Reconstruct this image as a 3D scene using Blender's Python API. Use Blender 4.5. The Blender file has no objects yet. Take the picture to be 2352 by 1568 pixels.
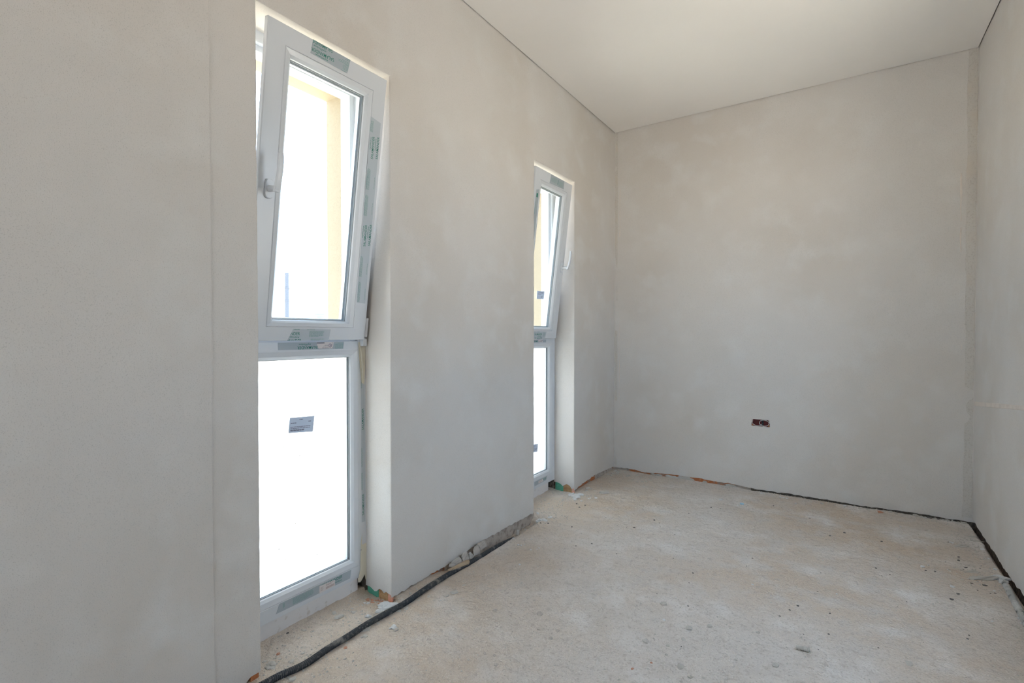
import bpy, bmesh, math, random
import numpy as np
from mathutils import Vector, noise as mn, geometry as mg

scn = bpy.context.scene
COL = scn.collection
R = math.radians

# ------------------------------------------------------------------ camera
F, CX, CY = 1176.0, 1176.0, 784.0
YAW, PIT = math.atan((1940 - CX) / F), math.atan((CY - 766.0) / F)
CAM = Vector((1.587, 0.0, 1.115))
FW = Vector((-math.sin(YAW) * math.cos(PIT), math.cos(YAW) * math.cos(PIT), -math.sin(PIT)))
RT = Vector((math.cos(YAW), math.sin(YAW), 0))
UP = RT.cross(FW)
cam = bpy.data.cameras.new('camera')
cam.sensor_width, cam.lens, cam.clip_start, cam.clip_end = 36, 18, 0.02, 3000
cob = bpy.data.objects.new('camera', cam)
COL.objects.link(cob)
cob.location = CAM
cob.rotation_euler = (R(90) - PIT, 0, YAW)
scn.camera = cob

# ------------------------------------------------------------------ sky, sun, exposure
world = bpy.data.worlds.new('world')
scn.world = world
world.use_nodes = True
bg = world.node_tree.nodes['Background']
bg.inputs['Color'].default_value = (0.54, 0.75, 1.0, 1)
bg.inputs['Strength'].default_value = 6.0
sun = bpy.data.lights.new('sun', 'SUN')
sun.energy, sun.angle, sun.color = 62.0, R(0.6), (1.0, 0.92, 0.84)
sob = bpy.data.objects.new('sun', sun)
COL.objects.link(sob)
sob.rotation_euler = Vector((0.0, -math.cos(R(50)), -math.sin(R(50)))).to_track_quat('-Z', 'Y').to_euler()
vs = scn.view_settings
vs.view_transform, vs.look, vs.gamma, vs.exposure, vs.use_curve_mapping = 'Standard', 'None', 1.0, 0.27, False
scn.cycles.diffuse_bounces = 6
scn.cycles.max_bounces = 10
scn.cycles.transparent_max_bounces = 16

rng = random.Random(7)


def ray(px, py):
    return FW + RT * ((px - CX) / F) - UP * ((py - CY) / F)


def on_z(px, py, z=0.0):
    v = ray(px, py)
    return CAM + v * ((z - CAM.z) / v.z)


def on_x(px, py, x=0.0):
    v = ray(px, py)
    return CAM + v * ((x - CAM.x) / v.x)


# ------------------------------------------------------------------ materials
MATS = {}


def material(name, base, rough=0.8, var=None, bump=None, spots=None, spec=0.3, metal=0.0):
    """base colour; var = list of (scale, colour, low, high[, detail]) noise layers mixed over it;
    bump = list of (scale, strength, distance); spots = (scale, radius, colour)"""
    m = bpy.data.materials.new(name)
    m.use_nodes = True
    nt = m.node_tree
    b = nt.nodes['Principled BSDF']
    b.inputs['Roughness'].default_value = rough
    b.inputs['Specular IOR Level'].default_value = spec
    b.inputs['Metallic'].default_value = metal
    b.inputs['Base Color'].default_value = (*base, 1)
    tc = nt.nodes.new('ShaderNodeTexCoord')
    cur = None
    for layer in (var or []):
        sc, colr, lo, hi = layer[:4]
        n = nt.nodes.new('ShaderNodeTexNoise')
        n.inputs['Scale'].default_value = sc
        n.inputs['Detail'].default_value = layer[4] if len(layer) > 4 else 4
        nt.links.new(tc.outputs['Object'], n.inputs['Vector'])
        r = nt.nodes.new('ShaderNodeMapRange')
        r.inputs['From Min'].default_value, r.inputs['From Max'].default_value = lo, hi
        nt.links.new(n.outputs['Fac'], r.inputs['Value'])
        mx = nt.nodes.new('ShaderNodeMix')
        mx.data_type = 'RGBA'
        if cur is None:
            mx.inputs['A'].default_value = (*base, 1)
        else:
            nt.links.new(cur, mx.inputs['A'])
        mx.inputs['B'].default_value = (*colr, 1)
        nt.links.new(r.outputs['Result'], mx.inputs['Factor'])
        cur = mx.outputs['Result']
    if spots:
        sc, rad, colr = spots
        v = nt.nodes.new('ShaderNodeTexVoronoi')
        v.inputs['Scale'].default_value = sc
        nt.links.new(tc.outputs['Object'], v.inputs['Vector'])
        r = nt.nodes.new('ShaderNodeMapRange')
        r.inputs['From Min'].default_value, r.inputs['From Max'].default_value = rad, rad * 0.5
        nt.links.new(v.outputs['Distance'], r.inputs['Value'])
        mx = nt.nodes.new('ShaderNodeMix')
        mx.data_type = 'RGBA'
        if cur is None:
            mx.inputs['A'].default_value = (*base, 1)
        else:
            nt.links.new(cur, mx.inputs['A'])
        mx.inputs['B'].default_value = (*colr, 1)
        nt.links.new(r.outputs['Result'], mx.inputs['Factor'])
        cur = mx.outputs['Result']
    if cur is not None:
        nt.links.new(cur, b.inputs['Base Color'])
    prev = None
    for sc, st, dist in (bump or []):
        n = nt.nodes.new('ShaderNodeTexNoise')
        n.inputs['Scale'].default_value = sc
        n.inputs['Detail'].default_value = 3
        nt.links.new(tc.outputs['Object'], n.inputs['Vector'])
        bp = nt.nodes.new('ShaderNodeBump')
        bp.inputs['Strength'].default_value = st
        bp.inputs['Distance'].default_value = dist
        nt.links.new(n.outputs['Fac'], bp.inputs['Height'])
        if prev:
            nt.links.new(prev, bp.inputs['Normal'])
        prev = bp.outputs['Normal']
    if prev:
        nt.links.new(prev, b.inputs['Normal'])
    MATS[name] = m
    return m


PLASTER = material('plaster', (0.65, 0.62, 0.59), 0.92,
                   var=[(1.3, (0.60, 0.555, 0.505), 0.42, 0.72, 6), (5.0, (0.67, 0.65, 0.625), 0.5, 0.75, 5),
                        (420, (0.50, 0.48, 0.455), 0.56, 0.76, 2)],
                   bump=[(420, 0.30, 0.0010), (40, 0.12, 0.002)], spec=0.12)
STRIP = material('rough_plaster', (0.60, 0.57, 0.53), 0.95,
                 var=[(150, (0.50, 0.46, 0.42), 0.5, 0.75, 3), (6, (0.62, 0.56, 0.49), 0.5, 0.7)],
                 bump=[(160, 0.6, 0.002)], spec=0.1)
PATCH = material('beige_filler', (0.70, 0.635, 0.575), 0.9, var=[(20, (0.64, 0.58, 0.53), 0.45, 0.65)], spec=0.1)
CEIL = material('ceiling_plaster', (0.87, 0.84, 0.805), 0.9,
                var=[(0.9, (0.84, 0.805, 0.765), 0.45, 0.7, 5)], bump=[(120, 0.1, 0.001)], spec=0.1)
CONCRETE = material('dusty_concrete', (0.645, 0.60, 0.56), 0.95,
                    var=[(0.9, (0.585, 0.49, 0.40), 0.40, 0.60, 6), (3.5, (0.72, 0.69, 0.665), 0.50, 0.70, 7),
                         (9, (0.60, 0.555, 0.515), 0.48, 0.72, 10)],
                    bump=[(26, 1.0, 0.011), (95, 1.0, 0.006), (300, 0.7, 0.002)], spec=0.1)
# brown tone of shade, and some dust, painted towards the window wall in uneven drifts
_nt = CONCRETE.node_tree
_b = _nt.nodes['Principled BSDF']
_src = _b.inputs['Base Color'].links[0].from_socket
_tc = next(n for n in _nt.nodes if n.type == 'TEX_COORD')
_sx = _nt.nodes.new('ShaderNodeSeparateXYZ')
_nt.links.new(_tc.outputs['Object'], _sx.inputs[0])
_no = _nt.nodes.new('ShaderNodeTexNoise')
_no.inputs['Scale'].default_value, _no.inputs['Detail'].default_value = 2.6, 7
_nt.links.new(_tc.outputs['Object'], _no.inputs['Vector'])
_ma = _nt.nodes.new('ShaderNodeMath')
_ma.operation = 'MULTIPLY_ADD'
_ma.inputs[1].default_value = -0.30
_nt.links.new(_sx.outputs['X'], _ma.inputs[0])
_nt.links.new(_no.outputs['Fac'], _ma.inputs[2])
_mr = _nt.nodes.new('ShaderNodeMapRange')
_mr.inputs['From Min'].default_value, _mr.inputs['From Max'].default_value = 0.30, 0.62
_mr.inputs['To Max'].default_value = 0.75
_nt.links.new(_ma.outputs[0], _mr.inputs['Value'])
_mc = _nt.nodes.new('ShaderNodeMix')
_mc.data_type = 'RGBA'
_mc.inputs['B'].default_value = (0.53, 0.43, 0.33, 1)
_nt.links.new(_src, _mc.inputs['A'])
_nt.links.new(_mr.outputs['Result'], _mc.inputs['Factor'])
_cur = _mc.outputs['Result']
for _sc, _col, _lo, _hi, _top in ((38, (0.42, 0.37, 0.33), 0.55, 0.72, 0.55), (130, (0.38, 0.34, 0.30), 0.56, 0.70, 0.6), (240, (0.80, 0.76, 0.72), 0.57, 0.70, 0.6)):
    _n2 = _nt.nodes.new('ShaderNodeTexNoise')            # grain of the worn surface
    _n2.inputs['Scale'].default_value, _n2.inputs['Detail'].default_value = _sc, 6
    _nt.links.new(_tc.outputs['Object'], _n2.inputs['Vector'])
    _r2 = _nt.nodes.new('ShaderNodeMapRange')
    _r2.inputs['From Min'].default_value, _r2.inputs['From Max'].default_value, _r2.inputs['To Max'].default_value = _lo, _hi, _top
    _nt.links.new(_n2.outputs['Fac'], _r2.inputs['Value'])
    _m2 = _nt.nodes.new('ShaderNodeMix')
    _m2.data_type = 'RGBA'
    _m2.inputs['B'].default_value = (*_col, 1)
    _nt.links.new(_cur, _m2.inputs['A'])
    _nt.links.new(_r2.outputs['Result'], _m2.inputs['Factor'])
    _cur = _m2.outputs['Result']
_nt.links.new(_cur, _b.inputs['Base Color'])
SUBFLOOR = material('dark_groove_tone', (0.14, 0.12, 0.10), 0.95, var=[(60, (0.30, 0.26, 0.22), 0.5, 0.7)],  # dark tone for the floor groove, wall-foot joints and sill gap
                    bump=[(90, 0.8, 0.006)], spec=0.05)
BRICK = material('terracotta', (0.47, 0.17, 0.075), 0.9,
                 var=[(24, (0.30, 0.24, 0.20), 0.5, 0.62, 4), (70, (0.55, 0.27, 0.14), 0.55, 0.7)],
                 bump=[(120, 0.5, 0.003)], spec=0.1)
MORTARCORE = material('raw_mortar', (0.46, 0.40, 0.35), 0.95, var=[(30, (0.32, 0.27, 0.23), 0.5, 0.65)],
                      bump=[(70, 0.8, 0.006)], spec=0.1)
RIBBED = material('tan_ribbed_brick', (0.50, 0.33, 0.18), 0.9, var=[(40, (0.42, 0.25, 0.13), 0.45, 0.65)], spec=0.1)
GREENM = material('green_foam', (0.10, 0.36, 0.25), 0.8, var=[(60, (0.14, 0.42, 0.30), 0.4, 0.7)], spec=0.15)
PINK = material('salmon_mesh', (0.80, 0.38, 0.27), 0.8, var=[(50, (0.70, 0.45, 0.36), 0.5, 0.7)], spec=0.15)
CREAM = material('cream_render', (0.33, 0.275, 0.20), 0.9, var=[(160, (0.30, 0.245, 0.175), 0.5, 0.75, 2)],
                 bump=[(150, 0.5, 0.002)], spec=0.1)
PVC = material('white_pvc', (0.64, 0.665, 0.70), 0.28, spec=0.45)
PVCSUB = material('white_pvc_dusty', (0.72, 0.70, 0.70), 0.5, var=[(40, (0.55, 0.50, 0.46), 0.62, 0.74)], spec=0.3)
GASKET = material('grey_gasket', (0.24, 0.26, 0.28), 0.6)
SPACER = material('spacer_bar', (0.62, 0.64, 0.66), 0.3, metal=0.6)
FILM = material('grey_protective_film', (0.40, 0.45, 0.49), 0.45, spec=0.3)
FILMPALE = material('pale_protective_film', (0.49, 0.54, 0.58), 0.45, spec=0.3)
INK = material('green_ink', (0.03, 0.20, 0.15), 0.6)
INKPALE = material('pale_green_ink', (0.22, 0.36, 0.35), 0.6)
PAPER = material('pinkish_paper', (0.72, 0.67, 0.66), 0.8)
INKGREY = material('grey_ink', (0.18, 0.18, 0.24), 0.6)
INKRED = material('faded_barcode_ink', (0.40, 0.30, 0.29), 0.6)
GLABEL = material('blue_grey_label', (0.50, 0.54, 0.60), 0.6)
_nt = GLABEL.node_tree
_tr = _nt.nodes.new('ShaderNodeBsdfTranslucent')
_tr.inputs['Color'].default_value = (0.13, 0.145, 0.17, 1)
_ad = _nt.nodes.new('ShaderNodeAddShader')
_nt.links.new(_nt.nodes['Principled BSDF'].outputs[0], _ad.inputs[0])
_nt.links.new(_tr.outputs[0], _ad.inputs[1])
_nt.links.new(_ad.outputs[0], _nt.nodes['Material Output'].inputs[0])
TAPE = material('masking_tape', (0.70, 0.66, 0.55), 0.7, spec=0.2)
CONDUIT = material('black_conduit', (0.045, 0.05, 0.058), 0.6,
                   var=[(16, (0.42, 0.39, 0.36), 0.54, 0.70, 7), (120, (0.20, 0.19, 0.18), 0.55, 0.75)], spec=0.35)
CONDUITG = material('dusty_conduit', (0.42, 0.42, 0.41), 0.85,
                    var=[(40, (0.10, 0.10, 0.10), 0.55, 0.65), (14, (0.60, 0.60, 0.59), 0.5, 0.7)], spec=0.2)
CHIPM = material('grey_plaster_chip', (0.56, 0.54, 0.50), 0.95, var=[(60, (0.47, 0.44, 0.40), 0.45, 0.7)],
                 bump=[(200, 0.5, 0.002)], spec=0.1)
WHITEM = material('white_plaster_lump', (0.74, 0.75, 0.75), 0.95, var=[(50, (0.58, 0.57, 0.55), 0.5, 0.72)],
                  bump=[(160, 0.6, 0.003)], spec=0.1)
DARKM = material('dark_pebble', (0.13, 0.12, 0.115), 0.9, var=[(90, (0.25, 0.23, 0.21), 0.5, 0.7)], spec=0.15)
REDM = material('brick_crumb', (0.52, 0.26, 0.17), 0.9, var=[(80, (0.60, 0.42, 0.34), 0.5, 0.7)], spec=0.1)
TANM = material('tan_flake', (0.52, 0.475, 0.43), 0.95, var=[(40, (0.44, 0.40, 0.36), 0.45, 0.7)],
                bump=[(120, 0.5, 0.002)], spec=0.1)
WOOD = material('pale_wood', (0.50, 0.39, 0.28), 0.85, var=[(30, (0.42, 0.32, 0.22), 0.45, 0.65)], spec=0.15)
BLUEM = material('light_blue_plastic', (0.42, 0.66, 0.80), 0.4)
BOXRED = material('dark_red_plastic', (0.16, 0.028, 0.030), 0.5)
BLACKM = material('black_plastic', (0.03, 0.03, 0.035), 0.6)
RINGM = material('plaster_smeared_rim', (0.62, 0.60, 0.60), 0.8, var=[(300, (0.35, 0.32, 0.32), 0.55, 0.7)])
GROUND = material('outside_ground', (0.46, 0.43, 0.39), 0.95, var=[(0.05, (0.38, 0.37, 0.30), 0.45, 0.6)])
FARBRICK = material('chimney_concrete', (0.10, 0.11, 0.135), 0.9)
FARWHITE = material('pale_concrete', (0.15, 0.17, 0.20), 0.9)
LEAF = material('hazy_leaf', (0.08, 0.13, 0.08), 0.95)

# clear window glass: straight-through with a Fresnel sheen
GLASS = bpy.data.materials.new('clear_glass')
GLASS.use_nodes = True
_nt = GLASS.node_tree
_nt.nodes.clear()
_o = _nt.nodes.new('ShaderNodeOutputMaterial')
_mx = _nt.nodes.new('ShaderNodeMixShader')
_lw = _nt.nodes.new('ShaderNodeLayerWeight')
_lw.inputs['Blend'].default_value = 0.5
_pw = _nt.nodes.new('ShaderNodeMath')
_pw.operation = 'POWER'
_pw.inputs[1].default_value = 5.0
_nt.links.new(_lw.outputs['Facing'], _pw.inputs[0])
_f = _nt.nodes.new('ShaderNodeMath')
_f.operation = 'MULTIPLY_ADD'
_f.inputs[1].default_value, _f.inputs[2].default_value = 0.6, 0.02
_nt.links.new(_pw.outputs[0], _f.inputs[0])
_t = _nt.nodes.new('ShaderNodeBsdfTransparent')
_t.inputs['Color'].default_value = (0.975, 0.985, 0.985, 1)
_g = _nt.nodes.new('ShaderNodeBsdfGlossy')
_g.inputs['Roughness'].default_value = 0.02
_nt.links.new(_f.outputs[0], _mx.inputs[0])
_nt.links.new(_t.outputs[0], _mx.inputs[1])
_nt.links.new(_g.outputs[0], _mx.inputs[2])
_nt.links.new(_mx.outputs[0], _o.inputs[0])
# frosted film: diffuse light passes through
FROST = bpy.data.materials.new('frosted_film')
FROST.use_nodes = True
_nt = FROST.node_tree
_nt.nodes.clear()
_o = _nt.nodes.new('ShaderNodeOutputMaterial')
_a = _nt.nodes.new('ShaderNodeAddShader')
_tr = _nt.nodes.new('ShaderNodeBsdfTranslucent')
_tr.inputs['Color'].default_value = (0.50, 0.50, 0.495, 1)
_d = _nt.nodes.new('ShaderNodeBsdfDiffuse')
_d.inputs['Color'].default_value = (0.2, 0.2, 0.2, 1)
_nt.links.new(_tr.outputs[0], _a.inputs[0])
_nt.links.new(_d.outputs[0], _a.inputs[1])
_nt.links.new(_a.outputs[0], _o.inputs[0])


# ------------------------------------------------------------------ helpers
def link(name, me, mat=None, parent=None, loc=None):
    o = bpy.data.objects.new(name, me)
    COL.objects.link(o)
    if mat is not None and not me.materials:
        me.materials.append(mat)
    if parent is not None:
        o.parent = parent
    if loc is not None:
        o.location = loc
    return o


def tag(o, label=None, cat=None, group=None, kind=None):
    for k, v in (('label', label), ('category', cat), ('group', group), ('kind', kind)):
        if v:
            o[k] = v
    return o


class MB:
    def __init__(self):
        self.v, self.f = [], []

    def add(self, verts, faces):
        b = len(self.v)
        self.v += [tuple(p) for p in verts]
        self.f += [tuple(i + b for i in q) for q in faces]
        return self

    def box(self, x0, x1, y0, y1, z0, z1, tf=None):
        p = [(x, y, z) for x in (x0, x1) for y in (y0, y1) for z in (z0, z1)]
        if tf:
            p = [tf(*q) for q in p]
        return self.add(p, [(0, 1, 3, 2), (4, 6, 7, 5), (0, 4, 5, 1), (2, 3, 7, 6), (0, 2, 6, 4), (1, 5, 7, 3)])

    def mesh(self, name='m', smooth=False, fix=True):
        me = bpy.data.meshes.new(name)
        me.from_pydata(self.v, [], self.f)
        if fix:
            bm = bmesh.new()
            bm.from_mesh(me)
            bmesh.ops.recalc_face_normals(bm, faces=bm.faces)
            bm.to_mesh(me)
            bm.free()
        if smooth:
            for p in me.polygons:
                p.use_smooth = True
        me.update()
        return me

    def build(self, name, mat, parent=None, smooth=False, fix=True):
        return link(name, self.mesh(name, smooth, fix), mat, parent)


def n3(x, y, z, s):
    return mn.noise(Vector((x * s, y * s, z * s)))


def fbm(x, y, z, s, o=3):
    a, t = 1.0, 0.0
    for _ in range(o):
        t += a * n3(x, y, z, s)
        a *= 0.5
        s *= 2.03
    return t


# ------------------------------------------------------------------ room dimensions (metres)
L, W = 3.984, 2.227            # back wall, right wall
YR = -2.80                     # wall behind the camera
W1A, W1B, W1T = 0.940, 1.514, 2.181
W2A, W2B, W2T = 2.690, 3.243, 2.172
FX = -0.155                    # room-side face of the window frames
EXT = -0.385                   # outer face of the facade
ZT = 2.86


def ceil_z(x, y):
    t = (y - YR) / (L - YR)
    l, r = 2.741 + 0.010 * t, 2.800 - 0.026 * t
    return l + (r - l) * x / W


def undul(x, y, z):
    return 0.0016 * fbm(x, y, z, 1.7, 3) + 0.0005 * n3(x, y, z, 14)


def densify(path, step, arc=None):
    """plan path [(x, y)], interior corners rounded with radius arc"""
    pts = []
    n = len(path)
    segs = []
    for i, p in enumerate(path):
        if 0 < i < n - 1 and arc:
            a, b, c = Vector(path[i - 1]), Vector(p), Vector(path[i + 1])
            r = min(arc, (b - a).length * 0.45, (c - b).length * 0.45)
            d0, d1 = (a - b).normalized(), (c - b).normalized()
            s, e = b + d0 * r, b + d1 * r
            for k in range(5):
                t = k / 4
                q = s.lerp(b, t).lerp(b.lerp(e, t), t)
                segs.append((q.x, q.y))
        else:
            segs.append(tuple(p))
    for i in range(len(segs) - 1):
        a, b = Vector(segs[i]), Vector(segs[i + 1])
        k = max(1, int((b - a).length / step))
        for j in range(k):
            q = a.lerp(b, j / k)
            pts.append((q.x, q.y))
    pts.append(segs[-1])
    return pts


def ribbon(mb, path, zb, zt, step=0.014, rowstep=0.03, arc=0.004, hole=None, rough_edge=0.0012):
    pts = densify(path, step, arc)
    if hole:
        (hx0, hx1, hz0, hz1) = hole
        xs = [p[0] for p in pts]
        for hx in (hx0, hx1):
            i = min(range(len(xs)), key=lambda k: abs(xs[k] - hx))
            pts[i] = (hx, pts[i][1])
    n = len(pts)
    nor = []
    for i in range(n):
        a, b = pts[max(0, i - 1)], pts[min(n - 1, i + 1)]
        t = Vector((b[0] - a[0], b[1] - a[1])).normalized()
        nor.append((t.y, -t.x))
    curv = [abs(nor[min(n - 1, i + 1)][0] - nor[max(0, i - 1)][0]) for i in range(n)]
    m = int((zt - 0.06) / rowstep)
    zrows = [0.06 + (zt - 0.06) * k / m for k in range(m + 1)]
    if hole:
        for hz in (hole[2], hole[3]):
            i = min(range(len(zrows)), key=lambda k: abs(zrows[k] - hz))
            zrows[i] = hz
    V, FA = [], []
    for i, (x, y) in enumerate(pts):
        z0 = zb(x, y)
        for k in range(-1, m + 1):
            z = z0 if k < 0 else zrows[k]
            d = undul(x, y, z)
            if curv[i] > 0.15:
                d += rough_edge * fbm(x, y, z, 40, 2)
            V.append((x + nor[i][0] * d, y + nor[i][1] * d, z))
    rows = m + 2
    for i in range(n - 1):
        for k in range(rows - 1):
            if hole and k > 0:
                xm = (pts[i][0] + pts[i + 1][0]) / 2
                zm = (zrows[k - 1] + zrows[k]) / 2
                if hole[0] < xm < hole[1] and hole[2] < zm < hole[3]:
                    continue
            FA.append((i * rows + k, (i + 1) * rows + k, (i + 1) * rows + k + 1, i * rows + k + 1))
    mb.add(V, FA)
    # broken lower edge of the plaster, 13 mm thick
    V, FA = [], []
    for i, (x, y) in enumerate(pts):
        z0 = zb(x, y)
        V += [(x, y, z0), (x - nor[i][0] * 0.014, y - nor[i][1] * 0.014, z0 + 0.003)]
    for i in range(n - 1):
        FA.append((2 * i, 2 * i + 1, 2 * i + 3, 2 * i + 2))
    mb.add(V, FA)


def interp(pairs, t):
    if t <= pairs[0][0]:
        return pairs[0][1]
    for (a, va), (b, vb) in zip(pairs, pairs[1:]):
        if t <= b:
            return va + (vb - va) * (t - a) / (b - a)
    return pairs[-1][1]


def jag(x, y, s=45, a=0.006):
    return a * fbm(x, y, 3.3, s, 3)


# ------------------------------------------------------------------ left wall (window wall)
REV1 = [(-0.155, 0.018), (-0.131, 0.018), (-0.115, 0.012), (-0.101, 0.005), (-0.088, 0.010), (-0.077, 0.023), (-0.063, 0.026),
        (-0.056, 0.016), (-0.045, 0.012), (-0.034, 0.021), (-0.024, 0.028), (-0.019, 0.018), (-0.006, 0.022), (0.0, 0.006)]
REV2 = [(-0.155, 0.052), (-0.120, 0.048), (-0.105, 0.042), (-0.088, 0.029), (-0.065, 0.046), (-0.053, 0.050), (-0.035, 0.040),
        (-0.024, 0.040), (-0.019, 0.020), (0.0, 0.028)]
PIER = [(1.50, 0.004), (1.62, 0.008), (1.75, 0.010), (1.86, 0.008), (1.93, 0.012), (1.99, 0.018), (2.04, 0.020), (2.12, 0.026),
        (2.22, 0.026), (2.32, 0.024), (2.42, 0.026), (2.55, 0.020), (2.69, 0.020)]


def zb_left(x, y):
    if y < 1.0:
        return 0.004 + jag(x, y, 30, 0.004) + (0.012 if y > 0.90 else 0)
    if y < W1B + 0.002 and x < -0.002:
        return interp(REV1, x)
    if y < 3.0:
        return interp(PIER, y) + jag(x, y)
    if y < W2B + 0.002 and x < -0.002:
        return interp(REV2, x)
    return interp([(3.24, 0.010), (3.36, 0.026), (3.60, 0.040), (3.80, 0.030), (4.0, 0.02)], y) + jag(x, y)


STEP_Y = on_x(487, 784, 0.007).y
mb = MB()
ribbon(mb, [(0.004, YR), (0.004, STEP_Y), (0.0, STEP_Y + 0.004), (0.0, W1A), (FX - 0.004, W1A)], zb_left, ZT)
ribbon(mb, [(FX - 0.004, W1B), (0.0, W1B), (0.0, W2A), (FX - 0.004, W2A)], zb_left, ZT)
ribbon(mb, [(FX - 0.004, W2B), (0.0, W2B), (0.0, L + 0.02)], zb_left, ZT)


def head(mb, ya, yb, zt):
    prof = densify([(FX - 0.004, zt), (0.0003, zt), (0.0003, ZT)], 0.02, 0.004)
    n = int((yb - ya + 0.012) / 0.014)
    ys = [ya - 0.006 + (yb - ya + 0.012) * k / n for k in range(n + 1)]
    V, FA = [], []
    for i, (x, z) in enumerate(prof):
        for y in ys:
            d = undul(x, y, z)
            e = 0.0012 * fbm(x, y, z, 40, 2) if (x > -0.006 and z < zt + 0.006) else 0
            if z <= zt + 0.0001 and x < -0.004:
                V.append((x, y, z - d))
            else:
                V.append((x + d + e, y, z - e))
    m = len(ys)
    for i in range(len(prof) - 1):
        for j in range(m - 1):
            FA.append((i * m + j, i * m + j + 1, (i + 1) * m + j + 1, (i + 1) * m + j))
    mb.add(V, FA)


head(mb, W1A, W1B, W1T)
head(mb, W2A, W2B, W2T)
wall_left = mb.build('wall_left', PLASTER, smooth=True, fix=False)
tag(wall_left, 'grey plastered wall holding the two tall narrow windows', 'wall', kind='structure')

for a, b in ((YR - 0.2, W1A), (W1B, W2A), (W2B, L + 0.25)):
    core = MB().box(EXT + 0.012, -0.013, a + (0.013 if a > 0 else 0), b - (0.013 if b < L else 0), -0.25, ZT)
    core.build('brick_core', BRICK, wall_left)
    core = MB().box(EXT, FX - 0.072, a - (0.0 if a < 0 else 0.017), b + (0.0 if b > L else 0.017), -3.4, ZT + 0.3)
    core.build('facade_render', CREAM, wall_left)
for a, b, t in ((W1A, W1B, W1T), (W2A, W2B, W2T)):
    MB().box(EXT + 0.012, -0.013, a - 0.02, b + 0.02, t + 0.013, ZT).build('lintel', MORTARCORE, wall_left)
    MB().box(EXT, FX - 0.072, a - 0.02, b + 0.02, t - 0.020, ZT + 0.3).build('facade_render', CREAM, wall_left)
    MB().box(EXT, FX - 0.062, a - 0.02, b + 0.02, -3.4, 0.062).build('facade_render', MORTARCORE, wall_left)
# rough mortar at the foot of the pier and by the back corner
for ya, yb, m in ((1.86, 2.695, MORTARCORE), (3.62, 3.97, MORTARCORE)):
    mb = MB()
    n = int((yb - ya) / 0.012)
    V, FA = [], []
    for i in range(n + 1):
        y = ya + (yb - ya) * i / n
        top = zb_left(0, y) + 0.004
        for k in range(5):
            z = -0.055 + (top + 0.055) * k / 4
            V.append((-0.006 + 0.007 * fbm(0, y, z, 38, 3) - 0.006 * (k == 4), y, z))
    for i in range(n):
        for k in range(4):
            FA.append((i * 5 + k, i * 5 + k + 5, i * 5 + k + 6, i * 5 + k + 1))
    mb.add(V, FA)
    mb.build('mortar_bed', m, wall_left, fix=False)


# exposed green / tan / salmon pieces at the foot of the window reveals
def reveal_foot(yw, xs, tops):
    g0, g1, t1, p1 = xs
    MB().box(g0, g1, yw + 0.003, yw + 0.0135, -0.03, tops[0]).build('green_foam_strip', GREENM, wall_left)
    mb = MB()
    z = -0.02
    while z < tops[1]:                                  # ribbed brick face
        mb.box(g1, t1, yw + 0.004, yw + 0.0135, z, z + 0.0035)
        mb.box(g1, t1, yw + 0.006, yw + 0.0135, z + 0.0035, z + 0.0055)
        z += 0.0055
    mb.build('ribbed_brick_face', RIBBED, wall_left)
    mb = MB()
    for k in range(9):                                  # perforated corner bead
        mb.box(t1, p1, yw + 0.001, yw + 0.0125, -0.02 + k * 0.006, -0.0165 + k * 0.006)
    for k in range(4):
        x = t1 + (p1 - t1) * (k + 0.5) / 4
        mb.box(x - 0.0015, x + 0.0015, yw + 0.0015, yw + 0.012, -0.02, 0.030)
    mb.build('corner_bead', PINK, wall_left)


reveal_foot(W1B, (-0.150, -0.082, -0.022, -0.001), (0.020, 0.028))
reveal_foot(W2B, (-0.150, -0.086, -0.018, -0.001), (0.052, 0.052))
# orange brick showing at the near corner of the first window
MB().box(-0.05, 0.001, 0.905, 0.932, -0.03, 0.016).build('exposed_brick_corner', BRICK, wall_left)

# ------------------------------------------------------------------ back wall
HOLE = (1.036, 1.152, 0.460, 0.508)


def zb_back(x, y):
    return interp([(0, 0.016), (0.10, 0.022), (0.25, 0.012), (0.5, 0.026), (0.8, 0.024), (1.1, 0.010), (1.4, 0.012), (1.7, 0.006), (2.0, 0.012),
                   (2.2, 0.006)], x) + jag(x, y, 25, 0.006)


mb = MB()
ribbon(mb, [(-0.02, L), (W + 0.02, L)], zb_back, ZT, hole=HOLE)
wall_back = tag(mb.build('wall_back', PLASTER, smooth=True, fix=False),
                'blank grey plastered end wall with the open socket box', 'wall', kind='structure')
for i, (a, b, c, d) in enumerate(((-0.4, HOLE[0] - 0.004, -0.25, ZT), (HOLE[1] + 0.004, W + 0.3, -0.25, ZT),
                                  (HOLE[0] - 0.004, HOLE[1] + 0.004, -0.25, HOLE[2] - 0.004), (HOLE[0] - 0.004, HOLE[1] + 0.004, HOLE[3] + 0.004, ZT))):
    MB().box(a, b, L + 0.013, L + 0.22, c, d).build('brick_core', SUBFLOOR if i in (1, 2) else MORTARCORE, wall_back)
MB().box(0.13, 0.93, L + 0.008, L + 0.02, -0.05, 0.045).build('exposed_brick', BRICK, wall_back)
MB().box(-0.4, W + 0.3, L + 0.2, L + 0.25, -0.3, ZT + 0.3).build('facade_render', CREAM, wall_back)


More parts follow.
